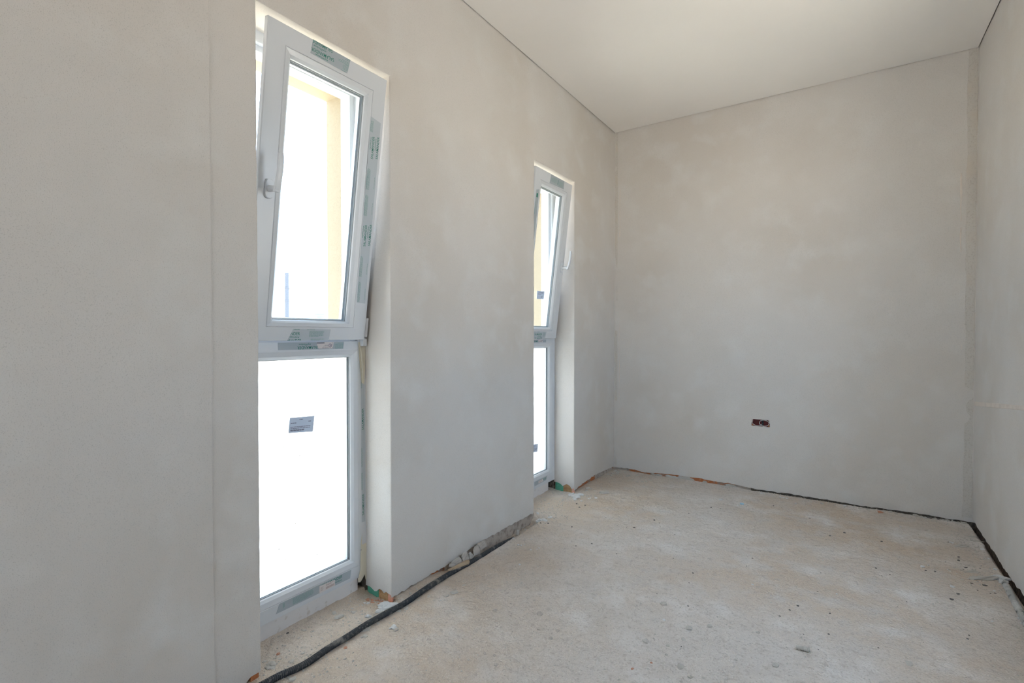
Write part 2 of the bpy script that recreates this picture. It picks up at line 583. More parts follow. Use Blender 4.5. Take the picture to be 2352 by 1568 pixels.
def strip(name, parent, mat, axis, a, b, depth, z0, z1, at, thick=0.0022):
    """coarse vertical band of plaster along a corner; a..b along the wall"""
    n, V, FA = 90, [], []
    for k in range(n + 1):
        z = z0 + (z1 - z0) * k / n
        e0 = a + 0.005 * fbm(a, 1, z, 9, 3)
        e1 = b + 0.004 * fbm(b, 2, z, 9, 3)
        for t, h in ((e0, 0.0), (e0 + 0.004, thick), (e1 - 0.004, thick), (e1, 0.0)):
            V.append((t, at - h + 0.0012, z) if axis == 'x' else (at - h + 0.0012, t, z))
    for k in range(n):
        for j in range(3):
            FA.append((k * 4 + j, k * 4 + j + 1, k * 4 + j + 5, k * 4 + j + 4))
    return MB().add(V, FA).build(name, mat, parent)


strip('rough_corner_band', wall_back, STRIP, 'x', W - 0.048, W - 0.001, 0.002, 0.03, 2.775, L)
strip('rough_corner_band', wall_back, STRIP, 'x', 0.002, 0.030, 0.002, 0.04, 2.745, L, 0.0016)
for xa, xb, za, zb_ in ((W - 0.075, W - 0.066, 1.78, 2.06), (W - 0.074, W - 0.066, 1.60, 1.74), (W - 0.066, W - 0.057, 1.02, 1.05),
                        (W - 0.068, W - 0.058, 0.36, 0.55), (0.044, 0.048, 1.9, 2.3), (0.043, 0.046, 0.4, 0.9), (0.040, 0.047, 0.95, 1.2)):
    strip('filler_streak', wall_back, PATCH, 'x', xa, xb, 0.002, za, zb_, L, 0.0018)

# ------------------------------------------------------------------ right wall


def zb_right(x, y):
    return 0.006 + jag(x, y, 22, 0.009) + interp([(2.9, 0.012), (3.2, 0.0), (3.5, 0.006), (3.8, 0.010), (3.95, 0.02)], y)


mb = MB()
DY0, DY1, DZ0, DZ1 = 1.85, 2.62, 0.75, 2.15           # unseen window opening, added to bring more daylight into the room
ribbon(mb, [(W, L + 0.02), (W, DY1), (W + 0.2, DY1)], zb_right, ZT)
ribbon(mb, [(W + 0.2, DY0), (W, DY0), (W, YR)], zb_right, ZT)
mb.box(W, W + 0.2, DY0 - 0.005, DY1 + 0.005, DZ1, ZT).box(W, W + 0.2, DY0 - 0.005, DY1 + 0.005, -0.1, DZ0)
wall_right = tag(mb.build('wall_right', PLASTER, smooth=True, fix=False),
                 'plain grey plastered wall opposite the windows', 'wall', kind='structure')
for a, b in ((YR - 0.2, DY0 - 0.013), (DY1 + 0.013, L + 0.25)):
    MB().box(W + 0.013, W + 0.2, a, b, -0.25, ZT).build('brick_core', SUBFLOOR, wall_right)
V = []
pa, pb = on_x(2250, 922, W), on_x(2250, 934, W)
pc, pd = on_x(2352, 931, W), on_x(2352, 943, W)
n, V, FA = 60, [], []
for k in range(n + 1):
    y = L + (1.4 - L) * k / n
    t = (y - pa.y) / (pc.y - pa.y)
    zt_, zb_ = pa.z + (pc.z - pa.z) * t, pb.z + (pd.z - pb.z) * t
    for z, h in ((zb_ + 0.003 * n3(1, y, 1, 9), 0), (zb_ + 0.004, 0.0024), (zt_ - 0.004, 0.0024), (zt_ + 0.003 * n3(1, y, 5, 9), 0)):
        V.append((W - h + 0.001, y, z))
for k in range(n):
    for j in range(3):
        FA.append((k * 4 + j, k * 4 + j + 1, k * 4 + j + 5, k * 4 + j + 4))
MB().add(V, FA).build('filled_chase', PATCH, wall_right)

# ------------------------------------------------------------------ wall behind the camera; frames of the two unseen openings added for daylight
mb = MB()
RX0, RX1, RZ = 0.75, 1.70, 2.20
mb.box(-0.4, RX0, YR - 0.2, YR, -0.25, ZT).box(RX1, W + 0.2, YR - 0.2, YR, -0.25, ZT).box(RX0, RX1, YR - 0.2, YR, RZ, ZT)
wall_rear = tag(mb.build('wall_rear', PLASTER), 'plastered wall with an opening added for daylight at the near end of the room', 'wall', kind='structure')
mb = MB()
mb.box(W + 0.06, W + 0.13, DY0, DY0 + 0.06, DZ0, DZ1).box(W + 0.06, W + 0.13, DY1 - 0.06, DY1, DZ0, DZ1)
mb.box(W + 0.06, W + 0.13, DY0 + 0.06, DY1 - 0.06, DZ1 - 0.06, DZ1).box(W + 0.06, W + 0.13, DY0 + 0.06, DY1 - 0.06, DZ0, DZ0 + 0.06)
tag(mb.build('added_light_opening', PVC), 'unglazed white frame of the unseen opening added for daylight in the right wall', 'window', kind='structure')
mb = MB()
mb.box(RX0, RX0 + 0.06, YR - 0.14, YR - 0.06, 0, RZ).box(RX1 - 0.06, RX1, YR - 0.14, YR - 0.06, 0, RZ)
mb.box(RX0 + 0.06, RX1 - 0.06, YR - 0.14, YR - 0.06, RZ - 0.06, RZ)
tag(mb.build('added_rear_opening', PVC), 'white plastic frame of the unseen rear opening added for daylight', 'door frame', kind='structure')

# ------------------------------------------------------------------ ceiling
mb = MB()
nx, ny = 40, 90
V = [(0.004 + (W - 0.009) * i / nx, YR - 0.05 + (L - YR + 0.046) * j / ny, 0) for i in range(nx + 1) for j in range(ny + 1)]
V = [(x, y, ceil_z(x, y) + 0.002 * fbm(x, y, 7, 1.1, 2)) for x, y, _ in V]
FA = [(i * (ny + 1) + j, i * (ny + 1) + j + 1, (i + 1) * (ny + 1) + j + 1, (i + 1) * (ny + 1) + j) for i in range(nx) for j in range(ny)]
mb.add(V, FA)
mb.box(-0.4, W + 0.25, YR - 0.2, L + 0.25, 2.86, 3.06)
tag(mb.build('ceiling', CEIL, smooth=False, fix=False), 'smooth pale plastered ceiling', 'ceiling', kind='structure')


# ------------------------------------------------------------------ floor
def floor_z(x, y):
    z = 0.0035 * fbm(x, y, 0, 2.2, 3)
    k = 0.55 + 0.45 * max(0.0, min(1.0, (2.6 - y) / 1.2))   # trodden smoother towards the far end
    z += k * (0.0034 * fbm(x, y, 4, 11, 3) + 0.0055 * abs(fbm(x, y, 8, 34, 2)) * max(0, 0.6 + n3(x, y, 6, 3.0)))
    for yw, dip in ((W1B, 0.018), (W2B, 0.008)):            # hollowed at the foot of the reveals
        if yw - 0.10 < y < yw + 0.02 and -0.16 < x < 0.03:
            z -= dip * min(1, (y - yw + 0.10) / 0.07) * min(1, (0.03 - x) / 0.03)
    if x < 0.10 and 1.75 < y < 2.72:                       # groove along the pier
        k = min(1, (y - 1.75) / 0.30) * min(1, (2.72 - y) / 0.08)
        z -= 0.045 * k * max(0, min(1, (0.085 - x) / 0.05)) ** 1.3
    e = W - 0.017 + 0.007 * fbm(3, y, 1, 9, 3)             # broken edge along the right wall
    if x > e:
        z -= min(0.05, (x - e) * 6)
    e = L - 0.014 + 0.006 * fbm(x, 3, 1, 14, 3)
    if y > e and x > 0.95:
        z -= min(0.035, (y - e) * 5) * min(1, (x - 0.95) / 0.2)
    if x < -0.10:
        z += 0.012 * min(1, (-0.10 - x) / 0.06) * (0.6 + fbm(x, y, 9, 10, 2) * 0.5)
    return z


def steps(a, b, h, fine):
    out, t = [], a
    while t < b:
        out.append(t)
        t += fine if any(p <= t <= q for p, q in h) else 0.011
    return out + [b]


xs = steps(-0.225, W + 0.012, [(-0.20, 1.3), (W - 0.05, W + 0.02)], 0.007)
ys = steps(YR - 0.2, 0.5, [], 0.05) [::4] + steps(0.5, L + 0.012, [(0.85, 2.4), (L - 0.04, L + 0.02)], 0.006)
V = [(x, y, floor_z(x, y)) for x in xs for y in ys]
m = len(ys)
FA = [(i * m + j, (i + 1) * m + j, (i + 1) * m + j + 1, i * m + j + 1) for i in range(len(xs) - 1) for j in range(m - 1)]
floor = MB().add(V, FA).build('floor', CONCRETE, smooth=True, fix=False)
tag(floor, 'bare dusty concrete floor strewn with plaster crumbs', 'floor', kind='structure')
MB().box(-0.4, W + 0.2, YR - 0.2, L + 0.2, -0.3, -0.055).build('subfloor', SUBFLOOR, floor)


# ------------------------------------------------------------------ windows
def rect_sweep(mb, rect, prof, tf, scale=(1, 1, 1, 1), closed=True):
    """mitred frame: rect (u0, u1, v0, v1), prof [(inset, depth)], tf(u, v, d); scale of the inset left, right, bottom, top"""
    u0, u1, v0, v1 = rect
    sl, sr, sb, st = scale
    V = []
    for i, d in prof:
        V += [tf(u0 + i * sl, v0 + i * sb, d), tf(u1 - i * sr, v0 + i * sb, d), tf(u1 - i * sr, v1 - i * st, d), tf(u0 + i * sl, v1 - i * st, d)]
    n = len(prof)
    FA = []
    for k in range(n if closed else n - 1):
        a, b = k * 4, ((k + 1) % n) * 4
        for j in range(4):
            FA.append((a + j, a + (j + 1) % 4, b + (j + 1) % 4, b + j))
    mb.add(V, FA)


def clip_poly(me_pts, faces, poly):
    """clip 2-D triangles/polys by a convex polygon (list of (u, v), counter-clockwise)"""
    out = []
    for f in faces:
        pts = [me_pts[i] for i in f]
        for i in range(len(poly)):
            a, b = poly[i], poly[(i + 1) % len(poly)]
            res = []
            for j in range(len(pts)):
                p, q = pts[j], pts[(j + 1) % len(pts)]
                sp = (b[0] - a[0]) * (p[1] - a[1]) - (b[1] - a[1]) * (p[0] - a[0])
                sq = (b[0] - a[0]) * (q[1] - a[1]) - (b[1] - a[1]) * (q[0] - a[0])
                if sp >= 0:
                    res.append(p)
                if sp * sq < 0:
                    t = sp / (sp - sq)
                    res.append((p[0] + (q[0] - p[0]) * t, p[1] + (q[1] - p[1]) * t))
            pts = res
            if len(pts) < 3:
                break
        if len(pts) >= 3:
            out.append(pts)
    return out


TEXT_CACHE = {}


def text_shape(s):
    if s not in TEXT_CACHE:
        cu = bpy.data.curves.new('t', 'FONT')
        cu.body, cu.size, cu.offset, cu.resolution_u = s, 1.0, 0.005, 3
        o = bpy.data.objects.new('t', cu)
        COL.objects.link(o)
        bpy.context.view_layer.update()
        me = bpy.data.meshes.new_from_object(o.evaluated_get(bpy.context.evaluated_depsgraph_get()))
        pts = [(v.co.x, v.co.y) for v in me.vertices]
        fs = [tuple(p.vertices) for p in me.polygons]
        bpy.data.objects.remove(o)
        bpy.data.curves.remove(cu)
        bpy.data.meshes.remove(me)
        x0, x1 = min(p[0] for p in pts), max(p[0] for p in pts)
        y0, y1 = (0.0, 0.729)
        TEXT_CACHE[s] = ([((p[0] - x0) / (x1 - x0), (p[1] - y0) / (y1 - y0)) for p in pts], fs)
    return TEXT_CACHE[s]


def lettering(root, film, tf, poly, items, off, mat=None, name='lettering'):
    """items: ('text', body, u, v, width, height, rotation) with (u, v) the lower-left of the text before rotation about itself,
    or ('rows', u, v, width, n, pitch, thick, rotation) for rows of fine print, or ('bar', u0, u1, v0, v1)"""
    ccw = poly
    ar = sum(ccw[i][0] * ccw[(i + 1) % len(ccw)][1] - ccw[(i + 1) % len(ccw)][0] * ccw[i][1] for i in range(len(ccw)))
    if ar < 0:
        ccw = ccw[::-1]
    mb = MB()

    def put(pts, faces):
        for q in clip_poly(pts, faces, ccw):
            mb.add([tf(u, v, off) for u, v in q], [tuple(range(len(q)))])
    for it in items:
        if it[0] == 'text':
            _, s, u, v, w, h, rot = it
            pts, fs = text_shape(s)
            c, sn = math.cos(R(rot)), math.sin(R(rot))
            put([(u + x * w * c - y * h * sn, v + x * w * sn + y * h * c) for x, y in pts], fs)
        elif it[0] == 'rows':
            _, u, v, w, n, pitch, th, rot = it
            c, sn = math.cos(R(rot)), math.sin(R(rot))
            rr = random.Random(int(u * 1e4) + n)
            for k in range(n):
                x = 0.0
                end = w * (1.0 if k < n - 1 else 0.7) * (0.92 + 0.08 * rr.random())
                while x < end:
                    g = min(end - x, 0.004 + 0.010 * rr.random())
                    y = -k * pitch
                    q = [(x, y), (x + g, y), (x + g, y + th), (x, y + th)]
                    put([(u + a * c - b * sn, v + a * sn + b * c) for a, b in q], [(0, 1, 2, 3)])
                    x += g + 0.0012
        elif it[0] == 'bar':
            _, a, b, c_, d = it
            put([(a, c_), (b, c_), (b, d), (a, d)], [(0, 1, 2, 3)])
    if mb.f:
        return mb.build(name, mat or INK, film, fix=False)


def film(root, tf, poly, name='protective_film', mat=None, off=0.0006, thick=0.0005):
    n = len(poly)
    V = [tf(u, v, off) for u, v in poly] + [tf(u, v, off - thick) for u, v in poly]
    FA = [tuple(range(n)), tuple(range(2 * n - 1, n - 1, -1))] + [(i, (i + 1) % n, n + (i + 1) % n, n + i) for i in range(n)]
    return MB().add(V, FA).build(name, mat or FILM, root)


def sash_tf(x0, z0, ang):
    s, c = math.sin(R(ang)), math.cos(R(ang))
    return lambda u, v, d: (x0 + v * s + d * c, u, z0 + v * c - d * s)


def frame_tf(u, v, d):
    return (FX + d, u, v)


def window(name, label, ya, yb, zt, rect, ang, x0, z0, side):
    root = tag(bpy.data.objects.new(name, None), label, 'window', kind='structure')
    COL.objects.link(root)
    # fixed outer frame with transom
    mb = MB()
    rect_sweep(mb, (ya, yb, 0.080, zt), [(-0.012, 0), (0.038, 0), (0.040, -0.002), (0.040, -0.018), (0.060, -0.018), (0.062, -0.020), (0.062, -0.076),
                                         (-0.012, -0.076)], frame_tf)
    mb.box(FX - 0.076, FX - 0.0005, ya + 0.038, yb - 0.038, 1.050, 1.083)
    mb.box(FX - 0.076, FX - 0.020, ya + 0.038, yb - 0.038, 1.083, 1.106)
    mb.box(FX - 0.076, FX - 0.020, ya + 0.058, yb - 0.058, 1.030, 1.050)
    mb.build('frame', PVC, root)
    mb = MB()
    mb.box(FX - 0.062, FX - 0.010, ya + 0.022, yb - (0.039 if side == 'left' else 0.075), -0.03, 0.069)
    mb.build('sill_extension', PVCSUB, root)
    # lower fixed light
    mb = MB()
    rect_sweep(mb, (ya + 0.0385, yb - 0.0385, 0.1195, 1.0505), [(0, -0.0005), (0.004, 0.0005), (0.022, -0.004), (0.031, -0.013), (0.033, -0.019), (0.033, -0.023), (0, -0.023)],
               frame_tf)
    mb.build('glazing_bead', PVC, root)
    mb = MB()
    rect_sweep(mb, (ya + 0.0385, yb - 0.0385, 0.1195, 1.0505), [(0.0325, -0.019), (0.0352, -0.020), (0.0352, -0.026), (0.0325, -0.026)], frame_tf)
    mb.build('gasket', GASKET, root)
    pane = MB().box(FX - 0.029, FX - 0.025, ya + 0.055, yb - 0.055, 0.135, 1.035).build('glass_pane', GLASS, root)
    MB().add([(FX - 0.045, y, z) for y, z in ((ya + 0.058, 0.137), (yb - 0.058, 0.137), (yb - 0.058, 1.033), (ya + 0.058, 1.033))], [(0, 1, 2, 3)]).build(
        'frosted_sheet', FROST, pane, fix=False)
    mb = MB()
    rect_sweep(mb, (ya + 0.064, yb - 0.064, 0.143, 1.027), [(0, -0.030), (0.012, -0.030), (0.012, -0.043), (0, -0.043)], frame_tf)
    mb.build('spacer_bar', SPACER, pane)
    # tilted sash
    tf = sash_tf(x0, z0, ang)
    sc = (1, 1, 0.78, 1)
    mb = MB()
    rect_sweep(mb, rect, [(0, -0.003), (0.003, 0), (0.065, 0), (0.066, -0.0015), (0.066, -0.026), (0.080, -0.026), (0.086, -0.050), (0.086, -0.072),
                          (0.030, -0.072), (0.030, -0.020), (0, -0.020)], tf, sc)
    sash = mb.build('sash', PVC, root)
    mb = MB()
    rect_sweep(mb, rect, [(0.0664, -0.0015), (0.069, 0.0), (0.085, -0.004), (0.094, -0.013), (0.096, -0.019), (0.096, -0.025), (0.0664, -0.025)], tf, sc)
    mb.build('glazing_bead', PVC, sash)
    mb = MB()
    rect_sweep(mb, rect, [(0.0955, -0.019), (0.0982, -0.020), (0.0982, -0.027), (0.0955, -0.027)], tf, sc)
    mb.build('gasket', GASKET, sash)
    u0, u1, v0, v1 = rect
    mb = MB()
    mb.box(u0 + 0.084, u1 - 0.084, v0 + 0.066, v1 - 0.084, -0.031, -0.027, tf=lambda u, v, d: tf(u, v, d))
    mb.box(u0 + 0.084, u1 - 0.084, v0 + 0.066, v1 - 0.084, -0.051, -0.047, tf=lambda u, v, d: tf(u, v, d))
    mb.build('glass_pane', GLASS, sash)
    mb = MB()
    rect_sweep(mb, rect, [(0.092, -0.032), (0.104, -0.032), (0.104, -0.046), (0.092, -0.046)], tf, sc)
    mb.build('spacer_bar', SPACER, sash)
    # slots of the locking hardware on the top edge, seen past the sash
    mb = MB()
    mb.box(ya + 0.10, ya + 0.13, zt - 0.0625, zt - 0.0605, -0.034, -0.030, tf=frame_tf)
    mb.box(ya + 0.36, ya + 0.39, zt - 0.0625, zt - 0.0605, -0.034, -0.030, tf=frame_tf)
    mb.build('drain_slot', GASKET, root)
    # handle: rosette with a raised lever (turned up for tilting)
    hu = (u0 + 0.039) if side == 'left' else (u1 - 0.034)
    hv = 0.523 if side == 'left' else 0.495
    mb = MB()
    ring = []
    for k in range(32):
        a = 2 * math.pi * k / 32
        ring.append((0.015 * math.copysign(abs(math.cos(a)) ** 0.75, math.cos(a)), 0.033 * math.copysign(abs(math.sin(a)) ** 0.55, math.sin(a))))
    V = [tf(hu + x * f, hv + y * f, d) for d, f in ((0, 1), (0.007, 1), (0.009, 0.93)) for x, y in ring]
    FA = [(r * 32 + k, r * 32 + (k + 1) % 32, (r + 1) * 32 + (k + 1) % 32, (r + 1) * 32 + k) for r in range(2) for k in range(32)] + [tuple(range(64, 96))]
    handle = mb.add(V, FA).build('handle', PVC, root)
    mb = MB()
    V = []
    for d, r in ((0.008, 0.0115), (0.030, 0.0100), (0.054, 0.0105)):
        for k in range(16):
            a = 2 * math.pi * k / 16
            V.append(tf(hu + r * math.cos(a), hv + r * math.sin(a), d))
    FA = [(r * 16 + k, r * 16 + (k + 1) % 16, (r + 1) * 16 + (k + 1) % 16, (r + 1) * 16 + k) for r in range(2) for k in range(16)] + [tuple(range(32, 48))]
    mb.add(V, FA)
    prof = [(-0.011, 0.046, 0.0098), (0.0, 0.051, 0.0105), (0.025, 0.057, 0.0105), (0.055, 0.0615, 0.0100), (0.085, 0.0625, 0.0098), (0.108, 0.0605, 0.0094),
            (0.116, 0.0590, 0.0085)]
    V = []
    for v, d, hw in prof:
        for k in range(16):
            a = 2 * math.pi * k / 16
            V.append(tf(hu + hw * math.copysign(abs(math.cos(a)) ** 0.6, math.cos(a)), hv + v,
                        d + 0.0058 * math.copysign(abs(math.sin(a)) ** 0.6, math.sin(a))))
    n = len(prof)
    FA = [(r * 16 + k, r * 16 + (k + 1) % 16, (r + 1) * 16 + (k + 1) % 16, (r + 1) * 16 + k) for r in range(n - 1) for k in range(16)]
    FA += [tuple(range(16)), tuple(range((n - 1) * 16, n * 16))]
    mb.add(V, FA).build('lever', PVC, handle)
    return root, tf


win1, tf1 = window('window_1', 'tall narrow white plastic window with handle on the near stile', W1A, W1B, W1T, (0.975, 1.489, 0.0, 1.069), 7.62, -0.129, 1.089, 'left')
win2, tf2 = window('window_2', 'tall narrow white plastic window near the back corner, handle on the far stile', W2A, W2B, W2T, (2.716, 3.210, 0.0, 1.066), 6.86, -0.127, 1.082,
                   'right')

# hinge of the first sash (right-hand stile)
hinge = MB().box(1.489, 1.502, 0.012, 0.092, -0.018, -0.002, tf=lambda u, v, d: tf1(u, v, d)).build('hinge_cover', PVC, win1)
MB().box(1.4905, 1.5005, 0.006, 0.011, -0.014, -0.004, tf=lambda u, v, d: tf1(u, v, d)).build('hinge_gap', GASKET, hinge)
MB().box(FX, FX + 0.022, 1.484, 1.503, 1.062, 1.092).build('lower_hinge_cap', PVC, hinge)

for wn, yw in ((win1, W1B), (win2, W2B)):  # dark boxes in the gap beside the sill, its shade put into their colour
    MB().box(FX - 0.066, FX - 0.003, yw - 0.004, yw + 0.0128, -0.03, 0.067).build('gap_shade_box', SUBFLOOR, wn)
    MB().box(FX - 0.066, FX - 0.060, yw - 0.09, yw, -0.03, 0.067).build('gap_shade_box', SUBFLOOR, wn)

# ---- printed protective film, first window
T = 'text'
# sash, lower rail
p = [(1.127, 0.0005), (1.306, 0.0005), (1.312, 0.043), (1.148, 0.044)]
f = film(win1, tf1, p, 'protective_film', FILMPALE)
lettering(win1, f, tf1, p, [(T, 'SALAMANDER', 1.083, 0.0205, 0.093, 0.0125, 0), (T, 'myWindow', 1.122, 0.0105, 0.053, 0.0075, 0), (T, 'SALAMANDER', 1.094, -0.0065, 0.090, 0.0125, 0),
                            (T, 'myWindow', 1.128, 0.0405, 0.046, 0.007, 0)], 0.0009)
lettering(win1, f, tf1, p, [('rows', 1.216, 0.034, 0.066, 7, 0.0033, 0.0016, 0), ('rows', 1.224, 0.004, 0.062, 2, 0.0033, 0.0016, 0), ('rows', 1.205, 0.0405, 0.050, 1, 0.003, 0.0016, 0)],
          0.0009, INKPALE, 'fine_print')
# transom, upside down
p = [(1.107, 1.0545), (1.397, 1.0525), (1.402, 1.0815), (1.106, 1.0815)]
f = film(win1, frame_tf, p)
lettering(win1, f, frame_tf, p, [(T, 'SALAMANDER', 1.279, 1.0665, 0.094, 0.0115, 180), (T, 'myWindow', 1.243, 1.0765, 0.052, 0.0075, 180)], 0.0009)
lettering(win1, f, frame_tf, p, [('rows', 1.397, 1.0555, 0.043, 7, 0.0036, 0.0018, 180)], 0.0009, INKPALE, 'fine_print')
p = [(1.277, 1.056), (1.345, 1.0555), (1.350, 1.0815), (1.268, 1.0815)]
f = film(win1, frame_tf, p, 'paper_label', PAPER, 0.0014)
lettering(win1, f, frame_tf, p, [('rows', 1.325, 1.0595, 0.044, 1, 0.0036, 0.0018, 180), ('rows', 1.322, 1.066, 0.025, 2, 0.0036, 0.0012, 180)] +
          [('bar', 1.270 + k * 0.0030, 1.2718 + k * 0.0030, 1.0755, 1.0815) for k in range(12)] + [('bar', 1.3415, 1.3440, 1.058 + k * 0.006, 1.0605 + k * 0.006) for k in range(4)],
          0.0018, INKGREY, 'fine_print')
mb = MB()
for k in range(20):
    a0, a1 = 2 * math.pi * k / 20, 2 * math.pi * (k + 1) / 20
    mb.add([frame_tf(1.332 + r * math.cos(a), 1.0672 + r * math.sin(a), 0.0018) for r, a in ((0.0055, a0), (0.0078, a0), (0.0078, a1), (0.0055, a1))], [(0, 1, 2, 3)])
mb.add([frame_tf(1.332 + a, 1.0672 + b, 0.0018) for a, b in ((-0.002, -0.0025), (0.002, -0.0025), (0.002, 0.0025), (-0.002, 0.0025))], [(0, 1, 2, 3)])
mb.build('round_mark', INKGREY, f, fix=False)
# sash, top rail, upside down
p = [(1.134, 1.020), (1.293, 1.015), (1.303, 1.0685), (1.141, 1.0685)]
f = film(win1, tf1, p)
lettering(win1, f, tf1, p, [(T, 'SALAMANDER', 1.231, 1.0415, 0.094, 0.0125, 180), (T, 'myWindow', 1.196, 1.0535, 0.052, 0.0075, 180), (T, 'SALAMANDER', 1.222, 1.069, 0.092, 0.0125, 180),
                            (T, 'myWindow', 1.205, 1.0265, 0.052, 0.0065, 180)], 0.0009)
lettering(win1, f, tf1, p, [('rows', 1.296, 1.025, 0.026, 5, 0.0045, 0.0018, 180), ('rows', 1.298, 1.046, 0.050, 3, 0.0045, 0.0018, 180), ('rows', 1.285, 1.0185, 0.03, 1, 0.004, 0.0018, 180),
                            ('rows', 1.300, 1.062, 0.022, 2, 0.0045, 0.0018, 180)], 0.0009, INKPALE, 'fine_print')
# sash, right stile, reading upward
p = [(1.430, 0.156), (1.474, 0.154), (1.474, 0.893), (1.420, 0.903)]
f = film(win1, tf1, p, 'protective_film', FILMPALE)
it, fp = [], []
for k in range(2):
    b = 0.742 - 0.353 * k
    it += [(T, 'SALAMANDER', 1.4485, b, 0.088, 0.0120, 90), (T, 'myWindow', 1.4585, b + 0.036, 0.048, 0.0070, 90), (T, 'SALAMANDER', 1.4735, b + 0.006, 0.088, 0.0120, 90),
           (T, 'myWindow', 1.4325, b + 0.034, 0.048, 0.0065, 90)]
    for c in (b - 0.125, b - 0.230):
        fp += [('rows', 1.4415, c, 0.085, 6, -0.0035, 0.0016, 90), ('rows', 1.4285, c + 0.005, 0.07, 1, 0.003, 0.0016, 90), ('rows', 1.4675, c + 0.01, 0.07, 1, 0.003, 0.0016, 90)]
fp += [('rows', 1.436, 0.845, 0.045, 5, -0.0035, 0.0016, 90)]
lettering(win1, f, tf1, p, it, 0.0009)
lettering(win1, f, tf1, p, fp, 0.0009, INKPALE, 'fine_print')
# fixed frame, right stile
p = [(1.4895, 0.30), (1.5085, 0.30), (1.5085, 0.945), (1.4895, 0.945)]
f = film(win1, frame_tf, p, 'protective_film', FILMPALE)
lettering(win1, f, frame_tf, p, [(T, 'SALAMANDER', 1.5025, 0.700, 0.092, 0.0105, 90), (T, 'SALAMANDER', 1.5025, 0.330, 0.092, 0.0105, 90)], 0.0009)
lettering(win1, f, frame_tf, p, [('rows', 1.4945, 0.54, 0.085, 3, -0.0035, 0.0016, 90), ('rows', 1.4945, 0.44, 0.08, 3, -0.0035, 0.0016, 90), ('rows', 1.5065, 0.72, 0.05, 1, -0.0035, 0.0016, 90),
                                 ('rows', 1.4945, 0.88, 0.03, 3, -0.0035, 0.0016, 90)], 0.0009, INKPALE, 'fine_print')
# fixed frame, bottom rail
p = [(1.091, 0.086), (1.427, 0.083), (1.433, 0.118), (1.105, 0.118)]
f = film(win1, frame_tf, p)
lettering(win1, f, frame_tf, p, [(T, 'SALAMANDER', 1.290, 0.1025, 0.096, 0.0125, 0), (T, 'myWindow', 1.330, 0.0925, 0.054, 0.0075, 0), ], 0.0009)
lettering(win1, f, frame_tf, p, [('rows', 1.159, 0.1120, 0.092, 8, 0.0030, 0.0015, 0), ('rows', 1.118, 0.110, 0.008, 6, 0.0030, 0.0018, 0)], 0.0009, INKPALE, 'fine_print')
p = [(1.275, 0.083), (1.350, 0.085), (1.349, 0.109), (1.276, 0.112)]
f = film(win1, frame_tf, p, 'paper_label', PAPER, 0.0014)
lettering(win1, f, frame_tf, p, [('bar', 1.306 + k * 0.0032, 1.3078 + k * 0.0032, 0.088, 0.097) for k in range(13)] + [('rows', 1.306, 0.105, 0.040, 2, 0.0038, 0.0016, 0),
                                                                                                                       ('rows', 1.280, 0.103, 0.014, 4, 0.004, 0.0012, 0)], 0.0018, INKRED, 'fine_print')


def pane_tf(tf, d0):
    return lambda u, v, d: tf(u, v, d0 + d)


# label on the frosted pane
g1 = pane_tf(frame_tf, -0.0248)
p = [(1.162, 0.738), (1.268, 0.727), (1.276, 0.788), (1.168, 0.795)]
f = film(win1, g1, p, 'glass_label', GLABEL)
lettering(win1, f, g1, p, [('rows', 1.209, 0.782, 0.024, 1, 0.004, 0.0026, -4), ('rows', 1.172, 0.772, 0.036, 1, 0.004, 0.003, -4), ('rows', 1.248, 0.770, 0.018, 1, 0.004, 0.0026, -4),
                           ('rows', 1.170, 0.7575, 0.09, 3, 0.0055, 0.0022, -4), ('rows', 1.170, 0.743, 0.092, 1, 0.004, 0.003, -4)], 0.0009, INKGREY, 'fine_print')
# masking tape left on the frame
p = [(1.474, 1.079), (1.5135, 1.079), (1.512, 0.985), (1.507, 0.905), (1.492, 0.900), (1.484, 0.960)]
film(win1, frame_tf, p, 'masking_tape', TAPE, 0.0020, 0.0008)
p = [(1.4855, 0.960), (1.492, 0.8985), (1.497, 0.897), (1.489, 1.02), (1.482, 1.075), (1.4775, 1.075)]
film(win1, lambda u, v, d: frame_tf(u, v, d + 0.010 * max(0, min(1, (1.08 - v) / 0.10))), p, 'masking_tape', TAPE, 0.003, 0.0008)
p = [(1.484, 0.215), (1.490, 0.250), (1.489, 0.205), (1.5135, 0.204), (1.5135, 0.069), (1.470, 0.069), (1.480, 0.10)]
film(win1, frame_tf, p, 'masking_tape', TAPE, 0.0020, 0.0008)
p = [(1.466, 0.069), (1.502, 0.069), (1.489, 0.054), (1.479, 0.046), (1.468, 0.049)]
film(win1, frame_tf, p, 'masking_tape', TAPE, 0.0030, 0.0008)
p = [(1.503, 0.069), (1.5135, 0.069), (1.513, 0.048), (1.508, 0.046)]
film(win1, frame_tf, p, 'masking_tape', TAPE, 0.0030, 0.0008)
mb = MB()
rr = random.Random(3)
for u, v, r in [(1.4835, 0.184, 0.0026)]:
    mb.add([frame_tf(u + r * math.cos(k * 0.785), v + r * math.sin(k * 0.785), 0.003) for k in range(8)], [tuple(range(8))])
mb.build('screw_hole', GASKET, win1)
